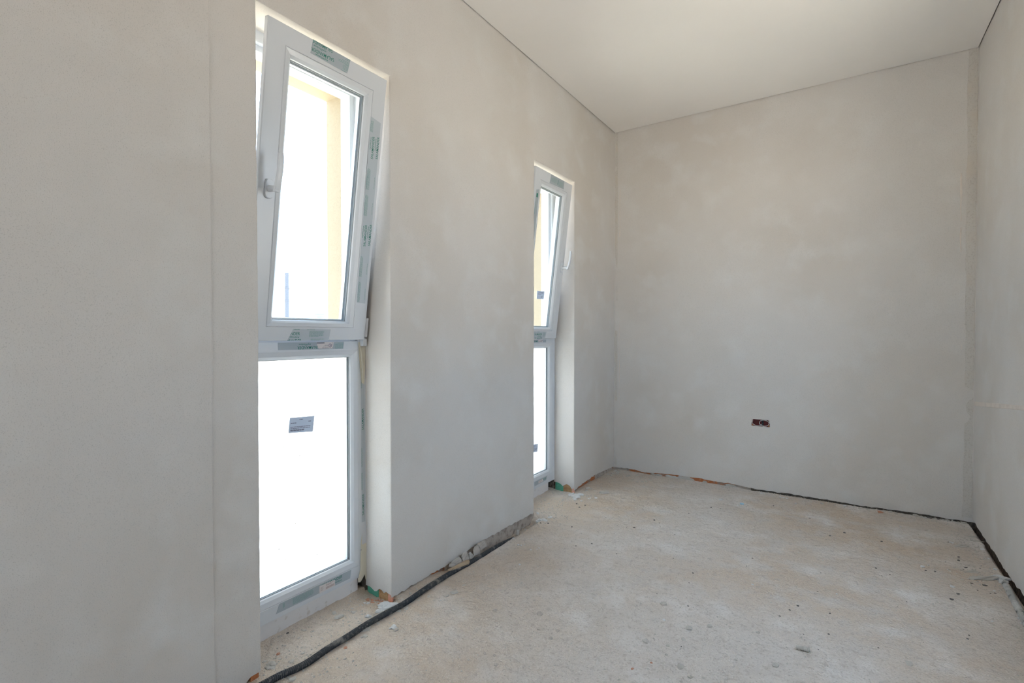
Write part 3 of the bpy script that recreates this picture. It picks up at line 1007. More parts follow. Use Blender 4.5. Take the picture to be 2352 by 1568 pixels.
# specks of mortar on the panes
mb = MB()
for k in range(34):
    u, v = 1.03 + 0.38 * rr.random(), 0.17 + 0.75 * rr.random() ** 1.4
    r = 0.0008 + 0.0014 * rr.random() ** 2
    mb.add([g1(u + r * (0.7 + 0.5 * rr.random()) * math.cos(a), v + r * 1.3 * math.sin(a), 0.0004) for a in (0, 1.05, 2.1, 3.14, 4.2, 5.2)], [tuple(range(6))])
for k in range(14):
    u, v = 1.07 + 0.3 * rr.random(), 0.1 + 0.8 * rr.random()
    r = 0.0006 + 0.001 * rr.random() ** 2
    mb.add([tf1(u + r * math.cos(a), v + r * 1.3 * math.sin(a), -0.0266) for a in (0, 1.05, 2.1, 3.14, 4.2, 5.2)], [tuple(range(6))])
mb.build('dirt_specks', MORTARCORE, win1)['kind'] = 'stuff'

# ---- second window films
p = [(2.894, 1.004), (3.091, 1.010), (3.088, 1.062), (2.905, 1.063)]
f = film(win2, tf2, p)
lettering(win2, f, tf2, p, [('rows', 3.070, 1.018, 0.060, 7, 0.0050, 0.002, 180), ('rows', 2.985, 1.024, 0.075, 6, 0.0050, 0.002, 180)], 0.0009, INKPALE, 'fine_print')
lettering(win2, f, tf2, p, [('bar', 2.998, 3.004, 1.02, 1.05)], 0.0009)
p = [(2.741, 0.40), (2.776, 0.40), (2.778, 0.938), (2.744, 0.930)]
f = film(win2, tf2, p)
lettering(win2, f, tf2, p, [('bar', 2.750, 2.768, 0.885, 0.910), (T, 'SALAMANDER', 2.7665, 0.50, 0.092, 0.0125, 90)], 0.0009)
lettering(win2, f, tf2, p, [('rows', 2.752, 0.78, 0.08, 5, -0.0038, 0.0016, 90), ('rows', 2.752, 0.66, 0.08, 5, -0.0038, 0.0016, 90)], 0.0009, INKPALE, 'fine_print')
p = [(2.880, 0.0005), (3.050, 0.0005), (3.062, 0.047), (2.890, 0.048)]
f = film(win2, tf2, p, 'protective_film', FILMPALE)
lettering(win2, f, tf2, p, [(T, 'SALAMANDER', 2.905, 0.0235, 0.098, 0.0125, 0), (T, 'myWindow', 2.945, 0.0135, 0.052, 0.0075, 0), (T, 'SALAMANDER', 2.913, -0.004, 0.096, 0.0125, 0)], 0.0009)
lettering(win2, f, tf2, p, [('rows', 2.935, 0.044, 0.05, 1, 0.003, 0.0018, 0), ('rows', 3.018, 0.038, 0.026, 5, 0.0055, 0.002, 0)], 0.0009, INKPALE, 'fine_print')
p = [(2.880, 1.056), (3.115, 1.0545), (3.117, 1.0735), (2.880, 1.0735)]
f = film(win2, frame_tf, p)
lettering(win2, f, frame_tf, p, [(T, 'SALAMANDER', 3.020, 1.0685, 0.092, 0.0115, 180)], 0.0009)
p = [(3.010, 1.0565), (3.066, 1.056), (3.070, 1.0735), (3.004, 1.0735)]
f = film(win2, frame_tf, p, 'paper_label', PAPER, 0.0014)
lettering(win2, f, frame_tf, p, [('rows', 3.056, 1.060, 0.042, 3, 0.0045, 0.0016, 180), ('bar', 3.054, 3.062, 1.063, 1.070)], 0.0018, INKGREY, 'fine_print')
p = [(2.96, 0.088), (3.118, 0.092), (3.138, 0.119), (2.96, 0.118)]
f = film(win2, frame_tf, p)
lettering(win2, f, frame_tf, p, [(T, 'SALAMANDER', 3.02, 0.101, 0.096, 0.0125, 0)], 0.0009)
p = [(3.010, 0.094), (3.075, 0.096), (3.075, 0.112), (3.012, 0.111)]
f = film(win2, frame_tf, p, 'paper_label', PAPER, 0.0014)
lettering(win2, f, frame_tf, p, [('rows', 3.018, 0.107, 0.045, 3, 0.0045, 0.0016, 0)], 0.0018, INKRED, 'fine_print')
g2 = pane_tf(tf2, -0.0268)
p = [(2.930, 0.262), (3.022, 0.264), (3.024, 0.317), (2.925, 0.315)]
f = film(win2, g2, p, 'glass_label', GLABEL)
lettering(win2, f, g2, p, [('rows', 2.938, 0.306, 0.07, 3, 0.0065, 0.0022, 0), ('rows', 2.980, 0.279, 0.03, 2, 0.0065, 0.0022, 0)], 0.0009, INKGREY, 'fine_print')
g3 = pane_tf(frame_tf, -0.0248)
p = [(2.945, 0.312), (3.040, 0.304), (3.049, 0.357), (2.953, 0.365)]
f = film(win2, g3, p, 'glass_label', GLABEL)
lettering(win2, f, g3, p, [('rows', 2.960, 0.352, 0.06, 2, 0.0065, 0.0022, -4), ('rows', 2.960, 0.333, 0.08, 3, 0.006, 0.0022, -4)], 0.0009, INKGREY, 'fine_print')

# ------------------------------------------------------------------ open double socket box in the back wall
box = tag(bpy.data.objects.new('socket_box', None), 'open double flush socket box, dark red inside, in the end wall', 'socket box')
COL.objects.link(box)
hx0, hx1, hz0, hz1 = HOLE
cxm, czm = (hx0 + hx1) / 2, (hz0 + hz1) / 2
mb = MB()
D = 0.042
for a, b, c, d in ((hx0 - 0.003, hx0, hz0 - 0.003, hz1 + 0.003), (hx1, hx1 + 0.003, hz0 - 0.003, hz1 + 0.003), (hx0, hx1, hz0 - 0.003, hz0), (hx0, hx1, hz1, hz1 + 0.003)):
    mb.box(a, b, L + 0.001, L + D, c, d)
mb.box(hx0 - 0.003, hx1 + 0.003, L + D, L + D + 0.003, hz0 - 0.003, hz1 + 0.003)
mb.build('shell', BOXRED, box)


def ellipse_ring(cx, cz, rx, rz, w, y0, y1, a0=0, a1=360, n=40):
    mb = MB()
    V = []
    for k in range(n + 1):
        a = R(a0 + (a1 - a0) * k / n)
        jr = 1 + 0.05 * fbm(math.cos(a) * 3 + cx, math.sin(a) * 3, 1, 2, 2)
        for r, y in ((jr, y0), (jr, y1)):
            for e in (0, w):
                V.append((cx + (rx - e) * r * math.cos(a), y, cz + (rz - e) * r * math.sin(a)))
    FA = []
    for k in range(n):
        b, c = k * 4, k * 4 + 4
        FA += [(b, c, c + 1, b + 1), (b + 2, b + 3, c + 3, c + 2), (b, b + 2, c + 2, c), (b + 1, c + 1, c + 3, b + 3)]
    return mb.add(V, FA)


ellipse_ring(hx1 - 0.036, czm, 0.032, 0.0225, 0.003, L + 0.0, L + 0.012).build('cup_rim', RINGM, box)
ellipse_ring(hx0 + 0.036, czm, 0.034, 0.0235, 0.0022, L + 0.004, L + 0.016, 150, 345).build('cup_rim', RINGM, box)
mb = MB()
for k in range(9):
    mb.box(hx1 - 0.053 + 0.002 * (k % 2), hx1 - 0.041, L + 0.012, L + 0.020 - 0.002 * (k % 2), hz0 + 0.004 + k * 0.0046, hz0 + 0.008 + k * 0.0046)
mb.build('conduit_end', BLACKM, box)
MB().box(hx1 - 0.011, hx1 - 0.003, L + 0.006, L + 0.03, hz0 + 0.001, hz0 + 0.012).build('brick_gap', BRICK, box)
MB().box(hx0 + 0.003, hx0 + 0.010, L + 0.006, L + 0.03, hz0 + 0.001, hz0 + 0.010).build('brick_gap', BRICK, box)
# plaster smeared over the upper corners of the opening
for sx, x in ((1, hx0), (-1, hx1)):
    V = [(x, L + 0.002, hz1), (x + sx * 0.012, L + 0.002, hz1), (x + sx * 0.006, L + 0.002, hz1 - 0.006), (x + sx * 0.004, L + 0.002, hz1 - 0.018), (x, L + 0.002, hz1 - 0.026)]
    V += [(a, b + 0.008, c) for a, b, c in V]
    MB().add(V, [(0, 1, 2, 3, 4), (9, 8, 7, 6, 5)] + [(i, (i + 1) % 5, 5 + (i + 1) % 5, 5 + i) for i in range(5)]).build('plaster_smear', CHIPM, box)


# ------------------------------------------------------------------ corrugated conduits
def corrugated(name, pts, r, pitch, mat, seg=14):
    P = [Vector(p) for p in pts]
    dense = []
    n = len(P)
    for i in range(n - 1):
        p0, p1, p2, p3 = P[max(0, i - 1)], P[i], P[i + 1], P[min(n - 1, i + 2)]
        for k in range(24):
            t = k / 24
            dense.append(0.5 * ((2 * p1) + (p2 - p0) * t + (2 * p0 - 5 * p1 + 4 * p2 - p3) * t * t + (3 * p1 - p0 - 3 * p2 + p3) * t ** 3))
    dense.append(P[-1])
    cum = [0.0]
    for a, b in zip(dense, dense[1:]):
        cum.append(cum[-1] + (b - a).length)
    tot = cum[-1]
    prof = [(0.0, 1.0), (0.45, 1.0), (0.58, 0.84), (0.88, 0.84)]
    V, rings = [], 0
    j = 0
    for c in range(int(tot / pitch)):
        for t, f in prof:
            s = (c + t) * pitch
            while j < len(cum) - 2 and cum[j + 1] < s:
                j += 1
            k = (s - cum[j]) / max(1e-9, cum[j + 1] - cum[j])
            p = dense[j].lerp(dense[j + 1], k)
            tg = (dense[j + 1] - dense[j]).normalized()
            sd = tg.cross(Vector((0, 0, 1))).normalized()
            up = sd.cross(tg)
            for q in range(seg):
                a = 2 * math.pi * q / seg
                V.append(p + (sd * math.cos(a) + up * math.sin(a)) * (r * f))
            rings += 1
    FA = [(i * seg + q, i * seg + (q + 1) % seg, (i + 1) * seg + (q + 1) % seg, (i + 1) * seg + q) for i in range(rings - 1) for q in range(seg)]
    FA += [tuple(range(seg)), tuple(range((rings - 1) * seg, rings * seg))]
    return MB().add(V, FA).build(name, mat)


px = [(596, 1575), (640, 1553), (700, 1524), (755, 1489), (800, 1462), (840, 1436), (870, 1418), (930, 1383), (980, 1351), (1040, 1310), (1090, 1280), (1125, 1258)]
RC = 0.0115
path = []
for a, b in px:
    q = on_z(a, b, RC)
    path.append((q.x, q.y, floor_z(q.x, q.y) + RC * 0.96))
path = [(path[0][0] - 0.02, 0.66, 0.012), (path[0][0] - 0.008, 0.80, 0.0125)] + path
e = path[-1]
path += [(e[0] - 0.012, e[1] + 0.12, e[2] - 0.012), (e[0] - 0.020, e[1] + 0.26, e[2] - 0.030)]
tag(corrugated('corrugated_conduit', path, RC, 0.0062, CONDUIT), 'black corrugated cable conduit lying along the window wall', 'conduit')
path = [(W - 0.030, 3.14, -0.006), (W - 0.034, 3.05, 0.004), (W - 0.040, 2.95, 0.009), (W - 0.046, 2.80, 0.010), (W - 0.050, 2.60, 0.010), (W - 0.045, 2.3, 0.009)]
tag(corrugated('corrugated_conduit', path, 0.0125, 0.0075, CONDUITG), 'plaster-caked grey corrugated conduit along the plain right-hand wall', 'conduit')


# ------------------------------------------------------------------ debris on the floor
def chip_mesh(seed, thick=0.16, n=9):
    r = random.Random(seed)
    top, bot = [], []
    for k in range(n):
        a = 2 * math.pi * (k + 0.5 * r.random()) / n
        rad = 0.5 * (0.65 + 0.45 * r.random())
        x, y = rad * math.cos(a) * 1.2, rad * math.sin(a) * 0.8
        bot.append((x, y, -0.02))
        top.append((x * 0.9, y * 0.9, thick * (0.6 + 0.6 * r.random())))
    V = bot + top + [(0, 0, thick * 1.1)]
    FA = [(k, (k + 1) % n, n + (k + 1) % n, n + k) for k in range(n)] + [(n + k, n + (k + 1) % n, 2 * n) for k in range(n)] + [tuple(range(n - 1, -1, -1))]
    return MB().add(V, FA).mesh('chip')


def lump_mesh(seed, sub=1, flat=0.6):
    r = random.Random(seed)
    bm = bmesh.new()
    bmesh.ops.create_icosphere(bm, subdivisions=sub, radius=0.5)
    off = Vector((r.random() * 50, r.random() * 50, r.random() * 50))
    for v in bm.verts:
        k = 1 + 0.55 * mn.noise(v.co * 2.4 + off) + 0.36 * mn.noise(v.co * 6 + off) + 0.22 * mn.noise(v.co * 14 + off)
        v.co = Vector((v.co.x * k * 1.15, v.co.y * k * 0.9, max(-0.12, v.co.z * k * flat)))
    me = bpy.data.meshes.new('lump')
    bm.to_mesh(me)
    bm.free()
    return me


LIB = {}


def lib(kind, mat, i):
    key = (kind, mat.name, i)
    if key not in LIB:
        me = chip_mesh(100 + i) if kind == 'chip' else lump_mesh(200 + i) if kind == 'pebble' else lump_mesh(300 + i, 3, 0.55)
        me.materials.append(mat)
        LIB[key] = me
    return LIB[key]


def debris(name, kind, mat, x, y, size, label, group, rot=None, stretch=1.0, cat='debris', var=6):
    me = lib(kind, mat, rng.randrange(var))
    o = link(name, me, None)
    o.location = (x, y, floor_z(x, y) + size * (0.03 if kind == 'chip' else 0.03))
    o.rotation_euler = (rng.uniform(-0.12, 0.12), rng.uniform(-0.12, 0.12), rng.uniform(0, 6.28) if rot is None else rot)
    o.scale = (size * stretch, size, size * (1.0 if kind != 'chip' else 0.9))
    tag(o, label, cat, group)
    return o


def at_px(name, kind, mat, pts, label, group, k=1.0, **kw):
    """pts: (px, py, width in photo pixels)"""
    for a, b, w in pts:
        q = on_z(a, b, 0.004)
        q.x, q.y = min(q.x, W - 0.034), min(q.y, L - 0.020)
        dist = (q - CAM).dot(FW)
        debris(name, kind, mat, q.x, q.y, max(0.004, k * w * dist / F), label, group, **kw)


def conv(pts, ox, oy, s):
    return [(ox + x * s, oy + y * s, w * s) for x, y, w in pts]


# dark pebbles over the open floor
pts = conv([(283, 393, 22), (316, 411, 14), (157, 440, 26), (415, 487, 14), (45, 607, 16), (907, 637, 18), (1398, 495, 22), (1725, 530, 24), (1270, 383, 18), (1040, 306, 16),
            (503, 353, 14), (645, 313, 18), (1490, 472, 24), (300, 855, 14), (500, 935, 22), (505, 792, 14), (1195, 938, 34), (1143, 965, 26), (1080, 1002, 24), (1397, 985, 22),
            (1163, 893, 12), (1727, 747, 12), (1777, 738, 16), (1690, 700, 22), (2005, 713, 24), (2065, 720, 22), (2213, 653, 28), (2210, 858, 30), (2170, 893, 40), (2280, 1120, 20),
            (2270, 1140, 26), (1705, 1203, 20), (455, 1195, 16), (1325, 1207, 14), (1390, 1115, 24), (1230, 1115, 14), (1990, 1163, 10), (870, 685, 14), (530, 730, 24), (1340, 730, 18),
            (1885, 910, 14), (1825, 940, 12), (405, 635, 14), (1320, 845, 18)], 1400, 1050, 0.3622)
at_px('dark_pebble', 'pebble', DARKM, pts, 'small dark grey pebble on the open concrete floor', 'dark pebbles over the open floor', 0.6)
pts = conv([(810, 935, 44), (930, 955, 44), (415, 1210, 48), (745, 1258, 44), (1020, 1490, 40), (800, 1525, 36), (1215, 1120, 26), (310, 1210, 50), (850, 985, 40), (670, 1128, 20), (1505, 1262, 30)],
           1190, 1000, 0.1658)
at_px('dark_pebble', 'pebble', DARKM, pts, 'tiny dark pebble on the pale floor before the far window', 'dark pebbles before the far window', 0.6)
# white bits
pts = conv([(705, 265, 24), (1495, 305, 26), (1848, 437, 16), (1985, 690, 30), (1440, 860, 16), (420, 880, 14), (345, 1023, 22), (907, 803, 18), (2175, 815, 30), (1180, 290, 14), (2165, 540, 26)],
           1400, 1050, 0.3622)
at_px('white_crumb', 'pebble', WHITEM, pts, 'small white plaster crumb on the open concrete floor', 'white crumbs over the open floor', 0.9)
# pale stones, lower right floor
pts = conv([(230, 1160, 60), (370, 1188, 34), (467, 1150, 40), (505, 1080, 56), (635, 1065, 40), (362, 1243, 28), (450, 1325, 60), (513, 1382, 44), (455, 1412, 32), (595, 1390, 26), (800, 1278, 30),
            (910, 1100, 22), (940, 1100, 34), (1905, 1310, 62), (60, 1405, 26), (1050, 1310, 60), (340, 925, 50)], 1400, 1050, 0.3622)
at_px('mortar_crumb', 'pebble', CHIPM, pts, 'pale grey mortar crumb on the bare middle of the floor', 'mortar crumbs in the middle of the floor', 0.8)
q = on_z(1400 + 1230 * 0.3622, 1050 + 1222 * 0.3622)
tag(corrugated('conduit_offcut', [(q.x - 0.022, q.y - 0.004, 0.006), (q.x, q.y, 0.006), (q.x + 0.022, q.y + 0.002, 0.006)], 0.0075, 0.006, CHIPM), 'short dusty stub of tube lying in the middle of the floor',
    'offcut')
pts = conv([(145, 1335, 24), (265, 1300, 18)], 1400, 1050, 0.3622)
at_px('brick_crumb', 'pebble', REDM, pts, 'small orange brick crumb lying loose in the middle of the floor', 'loose brick crumbs', 0.9)
pts = conv([(740, 1040, 36)], 560, 1160, 0.3146)
at_px('brick_crumb', 'pebble', REDM, pts, 'single pinkish brick crumb on the room side of the black conduit', None, 0.9)
pts = conv([(250, 1075, 32)], 560, 1160, 0.3146)
at_px('brick_crumb', 'pebble', REDM, pts, 'single pinkish brick crumb between near window sill and black conduit', None, 0.9)
q = on_z(1704, 1157, 0.003)
o = MB().box(-0.011, 0.011, -0.008, 0.008, 0, 0.007).build('plastic_spacer', BLUEM)
o.location, o.rotation_euler = (q.x, q.y, floor_z(q.x, q.y) + 0.0008), (0, 0, 0.2)
tag(o, 'light blue plastic tile spacer on the floor near the end wall', 'plastic piece')
q = on_z(1695, 1159, 0.003)
debris('white_crumb', 'pebble', WHITEM, q.x, q.y, 0.014, 'cream crumb beside the light blue plastic piece', None, stretch=1.6)

# near window: chips inside the recess and around the conduit
pts = conv([(690, 815, 74), (800, 775, 40), (660, 790, 44), (570, 967, 20), (440, 910, 30), (850, 855, 24), (400, 965, 26), (510, 770, 22), (790, 745, 22), (150, 1128, 34), (260, 1110, 26), (430, 1075, 30),
            (350, 1130, 40), (300, 1020, 22), (620, 905, 18)], 560, 1160, 0.3146)
at_px('plaster_chip', 'chip', CHIPM, pts, 'flat grey plaster chip on the floor inside the near window recess', 'plaster chips in the near window recess')
pts = conv([(905, 660, 46), (935, 662, 34)], 560, 1160, 0.3146)
at_px('brick_crumb', 'pebble', REDM, pts, 'pinkish brick crumb below the green foam strip of the near window', 'brick crumbs under the near green strip', 0.9)
pts = conv([(908, 690, 34), (882, 692, 26)], 560, 1160, 0.3146)
at_px('plaster_shard', 'chip', WHITEM, pts, 'white plaster shard just below the near window green strip', 'white shards under the near green strip')
for k in range(26):
    x, y = rng.uniform(-0.075, -0.005), W1B - 0.004 - abs(rng.gauss(0, 0.022))
    debris('brick_crumb', 'pebble', REDM, x, y, rng.uniform(0.005, 0.012), 'tiny salmon brick crumb heaped under the near window corner bead', 'salmon crumbs by the near corner bead')
pts = conv([(885, 955, 50), (980, 860, 34), (905, 908, 26), (1185, 748, 34), (1130, 765, 40), (1000, 775, 30), (860, 960, 26), (1215, 640, 34), (1265, 610, 22), (1350, 660, 34), (1390, 688, 18), (1275, 690, 16),
            (1230, 700, 14), (1535, 635, 60), (1485, 660, 34), (1605, 580, 24), (1640, 1120, 22), (1590, 1205, 22), (740, 1120, 26), (600, 1110, 24), (355, 1270, 60), (330, 1255, 40), (640, 1060, 18)], 560, 1160,
           0.3146)
at_px('plaster_chip', 'chip', CHIPM, pts, 'grey plaster chip on the floor beside the black conduit', 'plaster chips beside the black conduit')
pts = conv([(1095, 890, 60)], 560, 1160, 0.3146)
at_px('plaster_lump', 'lump', WHITEM, pts, 'rounded white plaster lump alone in front of the black conduit', None, 0.85)
pts = conv([(1110, 905, 34)], 560, 1160, 0.3146)
at_px('brick_crumb', 'pebble', TANM, pts, 'brown stone touching the lone white plaster lump', None)
pts = conv([(912, 810, 58)], 560, 1160, 0.3146)
at_px('plaster_lump', 'lump', WHITEM, pts, 'small white plaster lump behind the conduit in the near window recess', None, 0.85)
pts = conv([(1040, 735, 120)], 560, 1160, 0.3146)
at_px('plaster_lump', 'lump', WHITEM, pts, 'broad white plaster heap at the foot of the near window corner', None, 0.78, stretch=1.2, rot=0.9)
pts = conv([(990, 765, 60)], 560, 1160, 0.3146)
at_px('plaster_lump', 'lump', WHITEM, pts, 'flat white plaster lump joined to the broad heap by the near window', None, 0.85)
pts = conv([(195, 1165, 84)], 560, 1160, 0.3146)
at_px('plaster_lump', 'lump', CHIPM, pts, 'grey plaster slab in the near corner of the first window recess', None, 0.8, stretch=1.25)
pts = conv([(320, 935, 24)], 560, 1160, 0.3146)
at_px('dark_pebble', 'pebble', DARKM, pts, 'single dark pebble under the near window sill', None)
pts = conv([(885, 905, 70)], 560, 1160, 0.3146)
at_px('mortar_cake', 'lump', CHIPM, pts, 'grey-tan mortar caked on top of the black conduit', None, 0.7, stretch=1.4, rot=1.5)
# cream crumbs on the brown-toned floor by the pier
pts = conv([(2015, 430, 20), (2005, 285, 24), (2025, 290, 18), (2100, 245, 16), (2155, 310, 18), (2095, 322, 20), (2050, 285, 12), (2060, 165, 22), (1970, 240, 24), (1440, 690, 14), (2140, 320, 12)], 560, 1160, 0.3146)
at_px('white_crumb', 'pebble', WHITEM, pts, 'bright cream crumb on the brown-toned floor in front of the pier', 'cream crumbs in front of the pier', 0.9)
pts = conv([(1760, 1075, 40), (1830, 1085, 34), (2150, 900, 40), (2290, 910, 44), (2160, 790, 70), (1830, 760, 50), (1750, 635, 26), (1610, 580, 20), (1960, 915, 24), (2120, 690, 30), (1950, 715, 24),
            (1440, 910, 40), (1480, 1000, 20), (1780, 930, 20), (2240, 965, 50), (1920, 1010, 22), (1840, 1160, 44), (1700, 920, 18)], 560, 1160, 0.3146)
at_px('mortar_crumb', 'pebble', TANM, pts, 'tan mortar crumb on the floor between conduit and open floor', 'tan crumbs past the conduit', 0.7)

# far window heap
pts = conv([(740, 815, 110), (800, 835, 140), (860, 820, 90), (790, 870, 70)], 1190, 1000, 0.1658)
at_px('plaster_lump', 'lump', WHITEM, pts, 'white plaster rubble heaped at the foot of the far window corner', 'rubble heap at the far window corner', 0.8, stretch=1.3)
pts = conv([(300, 1150, 150), (360, 1165, 100), (270, 1070, 60), (440, 1130, 70)], 1190, 1000, 0.1658)
at_px('plaster_lump', 'lump', WHITEM, pts, 'low whitish plaster patch at the end of the pier by the far window', 'whitish patches at the pier end', 0.7, stretch=1.2)
pts = conv([(370, 885, 50), (630, 925, 44), (480, 1000, 34), (350, 990, 30), (960, 720, 100), (1000, 730, 60), (950, 760, 60), (600, 800, 50), (480, 785, 36), (690, 850, 40), (620, 880, 60), (560, 940, 40),
            (430, 930, 40), (280, 1000, 40), (500, 880, 26), (330, 940, 22)], 1190, 1000, 0.1658)
at_px('plaster_chip', 'chip', CHIPM, pts, 'grey plaster chip on the floor in front of the far window', 'plaster chips before the far window', 0.8)
pts = conv([(980, 870, 34), (1080, 857, 50), (1000, 860, 30), (880, 900, 36)], 1190, 1000, 0.1658)
at_px('white_crumb', 'pebble', WHITEM, pts, 'white crumb right of the far window rubble heap', 'white crumbs beside the far rubble heap')
pts = conv([(1190, 792, 170)], 1190, 1000, 0.1658)
at_px('plaster_chip', 'chip', CHIPM, pts, 'largest flat plaster flake, beyond the far window heap', None, 0.8, stretch=1.1, rot=0.55)
pts = conv([(1350, 490, 70), (1310, 520, 60), (1290, 545, 50), (1380, 505, 50), (1250, 530, 44)], 1190, 1000, 0.1658)
at_px('plaster_lump', 'lump', CHIPM, pts, 'pale plaster rubble in the corner of window wall and end wall', 'rubble in the far left corner', 0.8)
pts = conv([(1520, 552, 80)], 1190, 1000, 0.1658) + conv([(215, 230, 50), (345, 220, 50), (395, 250, 44), (510, 280, 56), (415, 305, 50), (460, 300, 44), (350, 305, 40), (295, 275, 40), (1400, 520, 56),
                                                          (1430, 578, 40), (1395, 634, 44), (535, 372, 40), (830, 345, 30)], 1400, 1050, 0.1828)
at_px('plaster_chip', 'chip', CHIPM, pts, 'flat plaster chip on the brown-toned floor along the end wall', 'plaster chips along the end wall', 0.85)
# mortar splashes on the exposed brick of the end wall
for a, b, w, h in conv and [(735, 275, 60, 40), (800, 290, 60, 30), (950, 310, 150, 60), (880, 285, 60, 30), (1195, 345, 40, 30), (1500, 402, 70, 44), (1555, 400, 40, 34), (610, 250, 60, 24), (545, 255, 40, 20)]:
    X, Yp = 1400 + a * 0.1828, 1050 + b * 0.1828
    v = ray(X, Yp)
    q = CAM + v * ((L - CAM.y) / v.y)
    me = lib('lump', CHIPM, rng.randrange(4))
    o = link('mortar_splash', me, None, wall_back)
    o.location, o.rotation_euler = (q.x, L + 0.003, max(0.004, q.z)), (R(90), 0, rng.uniform(-0.2, 0.2))
    d = (q - CAM).dot(FW) / F * 0.1828
    o.scale = (w * d * 1.1, h * d * 1.2, 0.02)
# rubble line under the right half of the end wall
pts = conv([(1655, 445, 60), (1550, 415, 80), (1780, 445, 50), (1910, 450, 60), (2080, 460, 60), (1390, 430, 40), (735, 315, 50), (895, 340, 44), (450, 285, 50), (1250, 385, 60), (1320, 395, 50),
            (1180, 372, 50), (1600, 400, 60), (1960, 462, 44), (2030, 462, 40), (2110, 455, 50), (1850, 425, 44), (980, 345, 40), (1060, 352, 36), (840, 312, 36)], 1800, 1100, 0.1956)
at_px('plaster_chip', 'lump', CHIPM, pts, 'crumbled pale plaster bit in the joint below the end wall', 'crumbs in the joint below the end wall', 0.7)
pts = conv([(1710, 445, 50), (1805, 455, 30)], 1800, 1100, 0.1956)
at_px('dark_pebble', 'pebble', DARKM, pts, 'dark lump among the pale crumbs below the end wall', 'dark lumps below the end wall')
pts = conv([(1130, 388, 60)], 1800, 1100, 0.1956)
at_px('brick_crumb', 'pebble', REDM, pts, 'rust-red brick crumb in the joint below the end wall', None)
pts = conv([(1910, 455, 40), (1945, 462, 26), (2150, 500, 40), (2190, 505, 34), (2230, 512, 34)], 1400, 1050, 0.1828)
at_px('white_crumb', 'pebble', WHITEM, pts, 'white bead of foam in the dark joint below the end wall', 'white beads below the end wall', 0.9)

# smears of mortar and crumbs near the right wall (photo crop origin 2150,1150)
pts = conv([(430, 425, 110), (520, 485, 110), (300, 545, 160), (440, 850, 150), (560, 925, 330), (480, 612, 60), (590, 700, 80), (200, 1020, 60)], 2150, 1150, 0.1913)
for a, b, w in pts:
    at_px('mortar_smear', 'lump', CHIPM, [(a, b, w)], 'long flat smear of grey mortar beside the right wall', 'mortar smears beside the right wall', 0.32, stretch=3.0, rot=YAW + rng.uniform(-0.15, 0.05))
for p_, lb in (((780, 930, 190), 'larger pale plaster patch reaching the right wall groove'), ((890, 985, 110), 'smaller pale plaster patch at the end of the grey conduit')):
    at_px('plaster_lump', 'lump', WHITEM, conv([p_], 2150, 1150, 0.1913), lb, None, 0.62, stretch=1.4, rot=YAW)
pts = conv([(700, 1070, 40), (205, 495, 34), (590, 580, 70), (680, 1430, 50), (650, 690, 40), (1010, 1400, 80), (1040, 1460, 60)], 2150, 1150, 0.1913)
at_px('white_crumb', 'pebble', WHITEM, pts, 'white plaster crumb near the groove of the right wall', 'white crumbs near the right wall groove', 0.85)
pts = conv([(150, 493, 50), (270, 712, 50), (270, 1108, 60), (360, 795, 80), (400, 928, 60), (430, 980, 70), (590, 1003, 110), (530, 805, 40), (450, 825, 40), (500, 1060, 40), (275, 672, 60), (710, 1095, 60),
            (1000, 1240, 90), (1010, 1360, 80), (650, 1100, 40), (880, 1110, 40), (330, 820, 40)], 2150, 1150, 0.1913)
at_px('dark_pebble', 'pebble', DARKM, pts, 'dark flattened crumb on the floor near the right wall', 'dark crumbs near the right wall', 0.38, stretch=1.4, rot=YAW)
pts = conv([(1000, 1150, 110), (930, 1060, 80), (760, 830, 70)], 2150, 1150, 0.1913)
at_px('plaster_lump', 'lump', WHITEM, pts, 'lumpy white plaster caked over the grey conduit by the right wall', 'plaster caked on the grey conduit', 0.6)


# flakes of broken plaster leaning against the foot of the pier
def flake(px_out, lean, mat, name, label, ribs=0):
    base = on_x(*px_out[0], 0.012)
    P = []
    for a, b in px_out:
        q = on_x(a, b, 0.012)
        P.append((q.y, q.z))
    zmin = min(p[1] for p in P)

    def tf(y, z, d):
        return (0.030 - (z - zmin) * lean + d, y, z)
    n = len(P)
    V = [tf(y, z, 0.0) for y, z in P] + [tf(y, z, 0.007) for y, z in P]
    mb = MB().add(V, [tuple(range(n)), tuple(range(2 * n - 1, n - 1, -1))] + [(i, (i + 1) % n, n + (i + 1) % n, n + i) for i in range(n)])
    o = mb.build(name, mat)
    tag(o, label, 'debris')
    ccw = P if sum(P[i][0] * P[(i + 1) % n][1] - P[(i + 1) % n][0] * P[i][1] for i in range(n)) > 0 else P[::-1]
    if ribs:
        rb = MB()
        y0, y1 = min(p[0] for p in P), max(p[0] for p in P)
        z1 = max(p[1] for p in P)
        for k in range(ribs):
            z = zmin + (z1 - zmin) * (k + 0.6) / ribs
            for q in clip_poly([(y0, z), (y1, z + 0.012), (y1, z + 0.015), (y0, z + 0.003)], [(0, 1, 2, 3)], ccw):
                m = len(q)
                rb.add([tf(a, b, 0.0085) for a, b in q] + [tf(a, b, 0.0068) for a, b in q],
                       [tuple(range(m))] + [(i, (i + 1) % m, m + (i + 1) % m, m + i) for i in range(m)])
        if rb.f:
            rb.build('trowel_ridge', mat, o)
    return o


def c7(pts):
    return [(900 + x * 0.17857, 1120 + y * 0.17857) for x, y in pts]


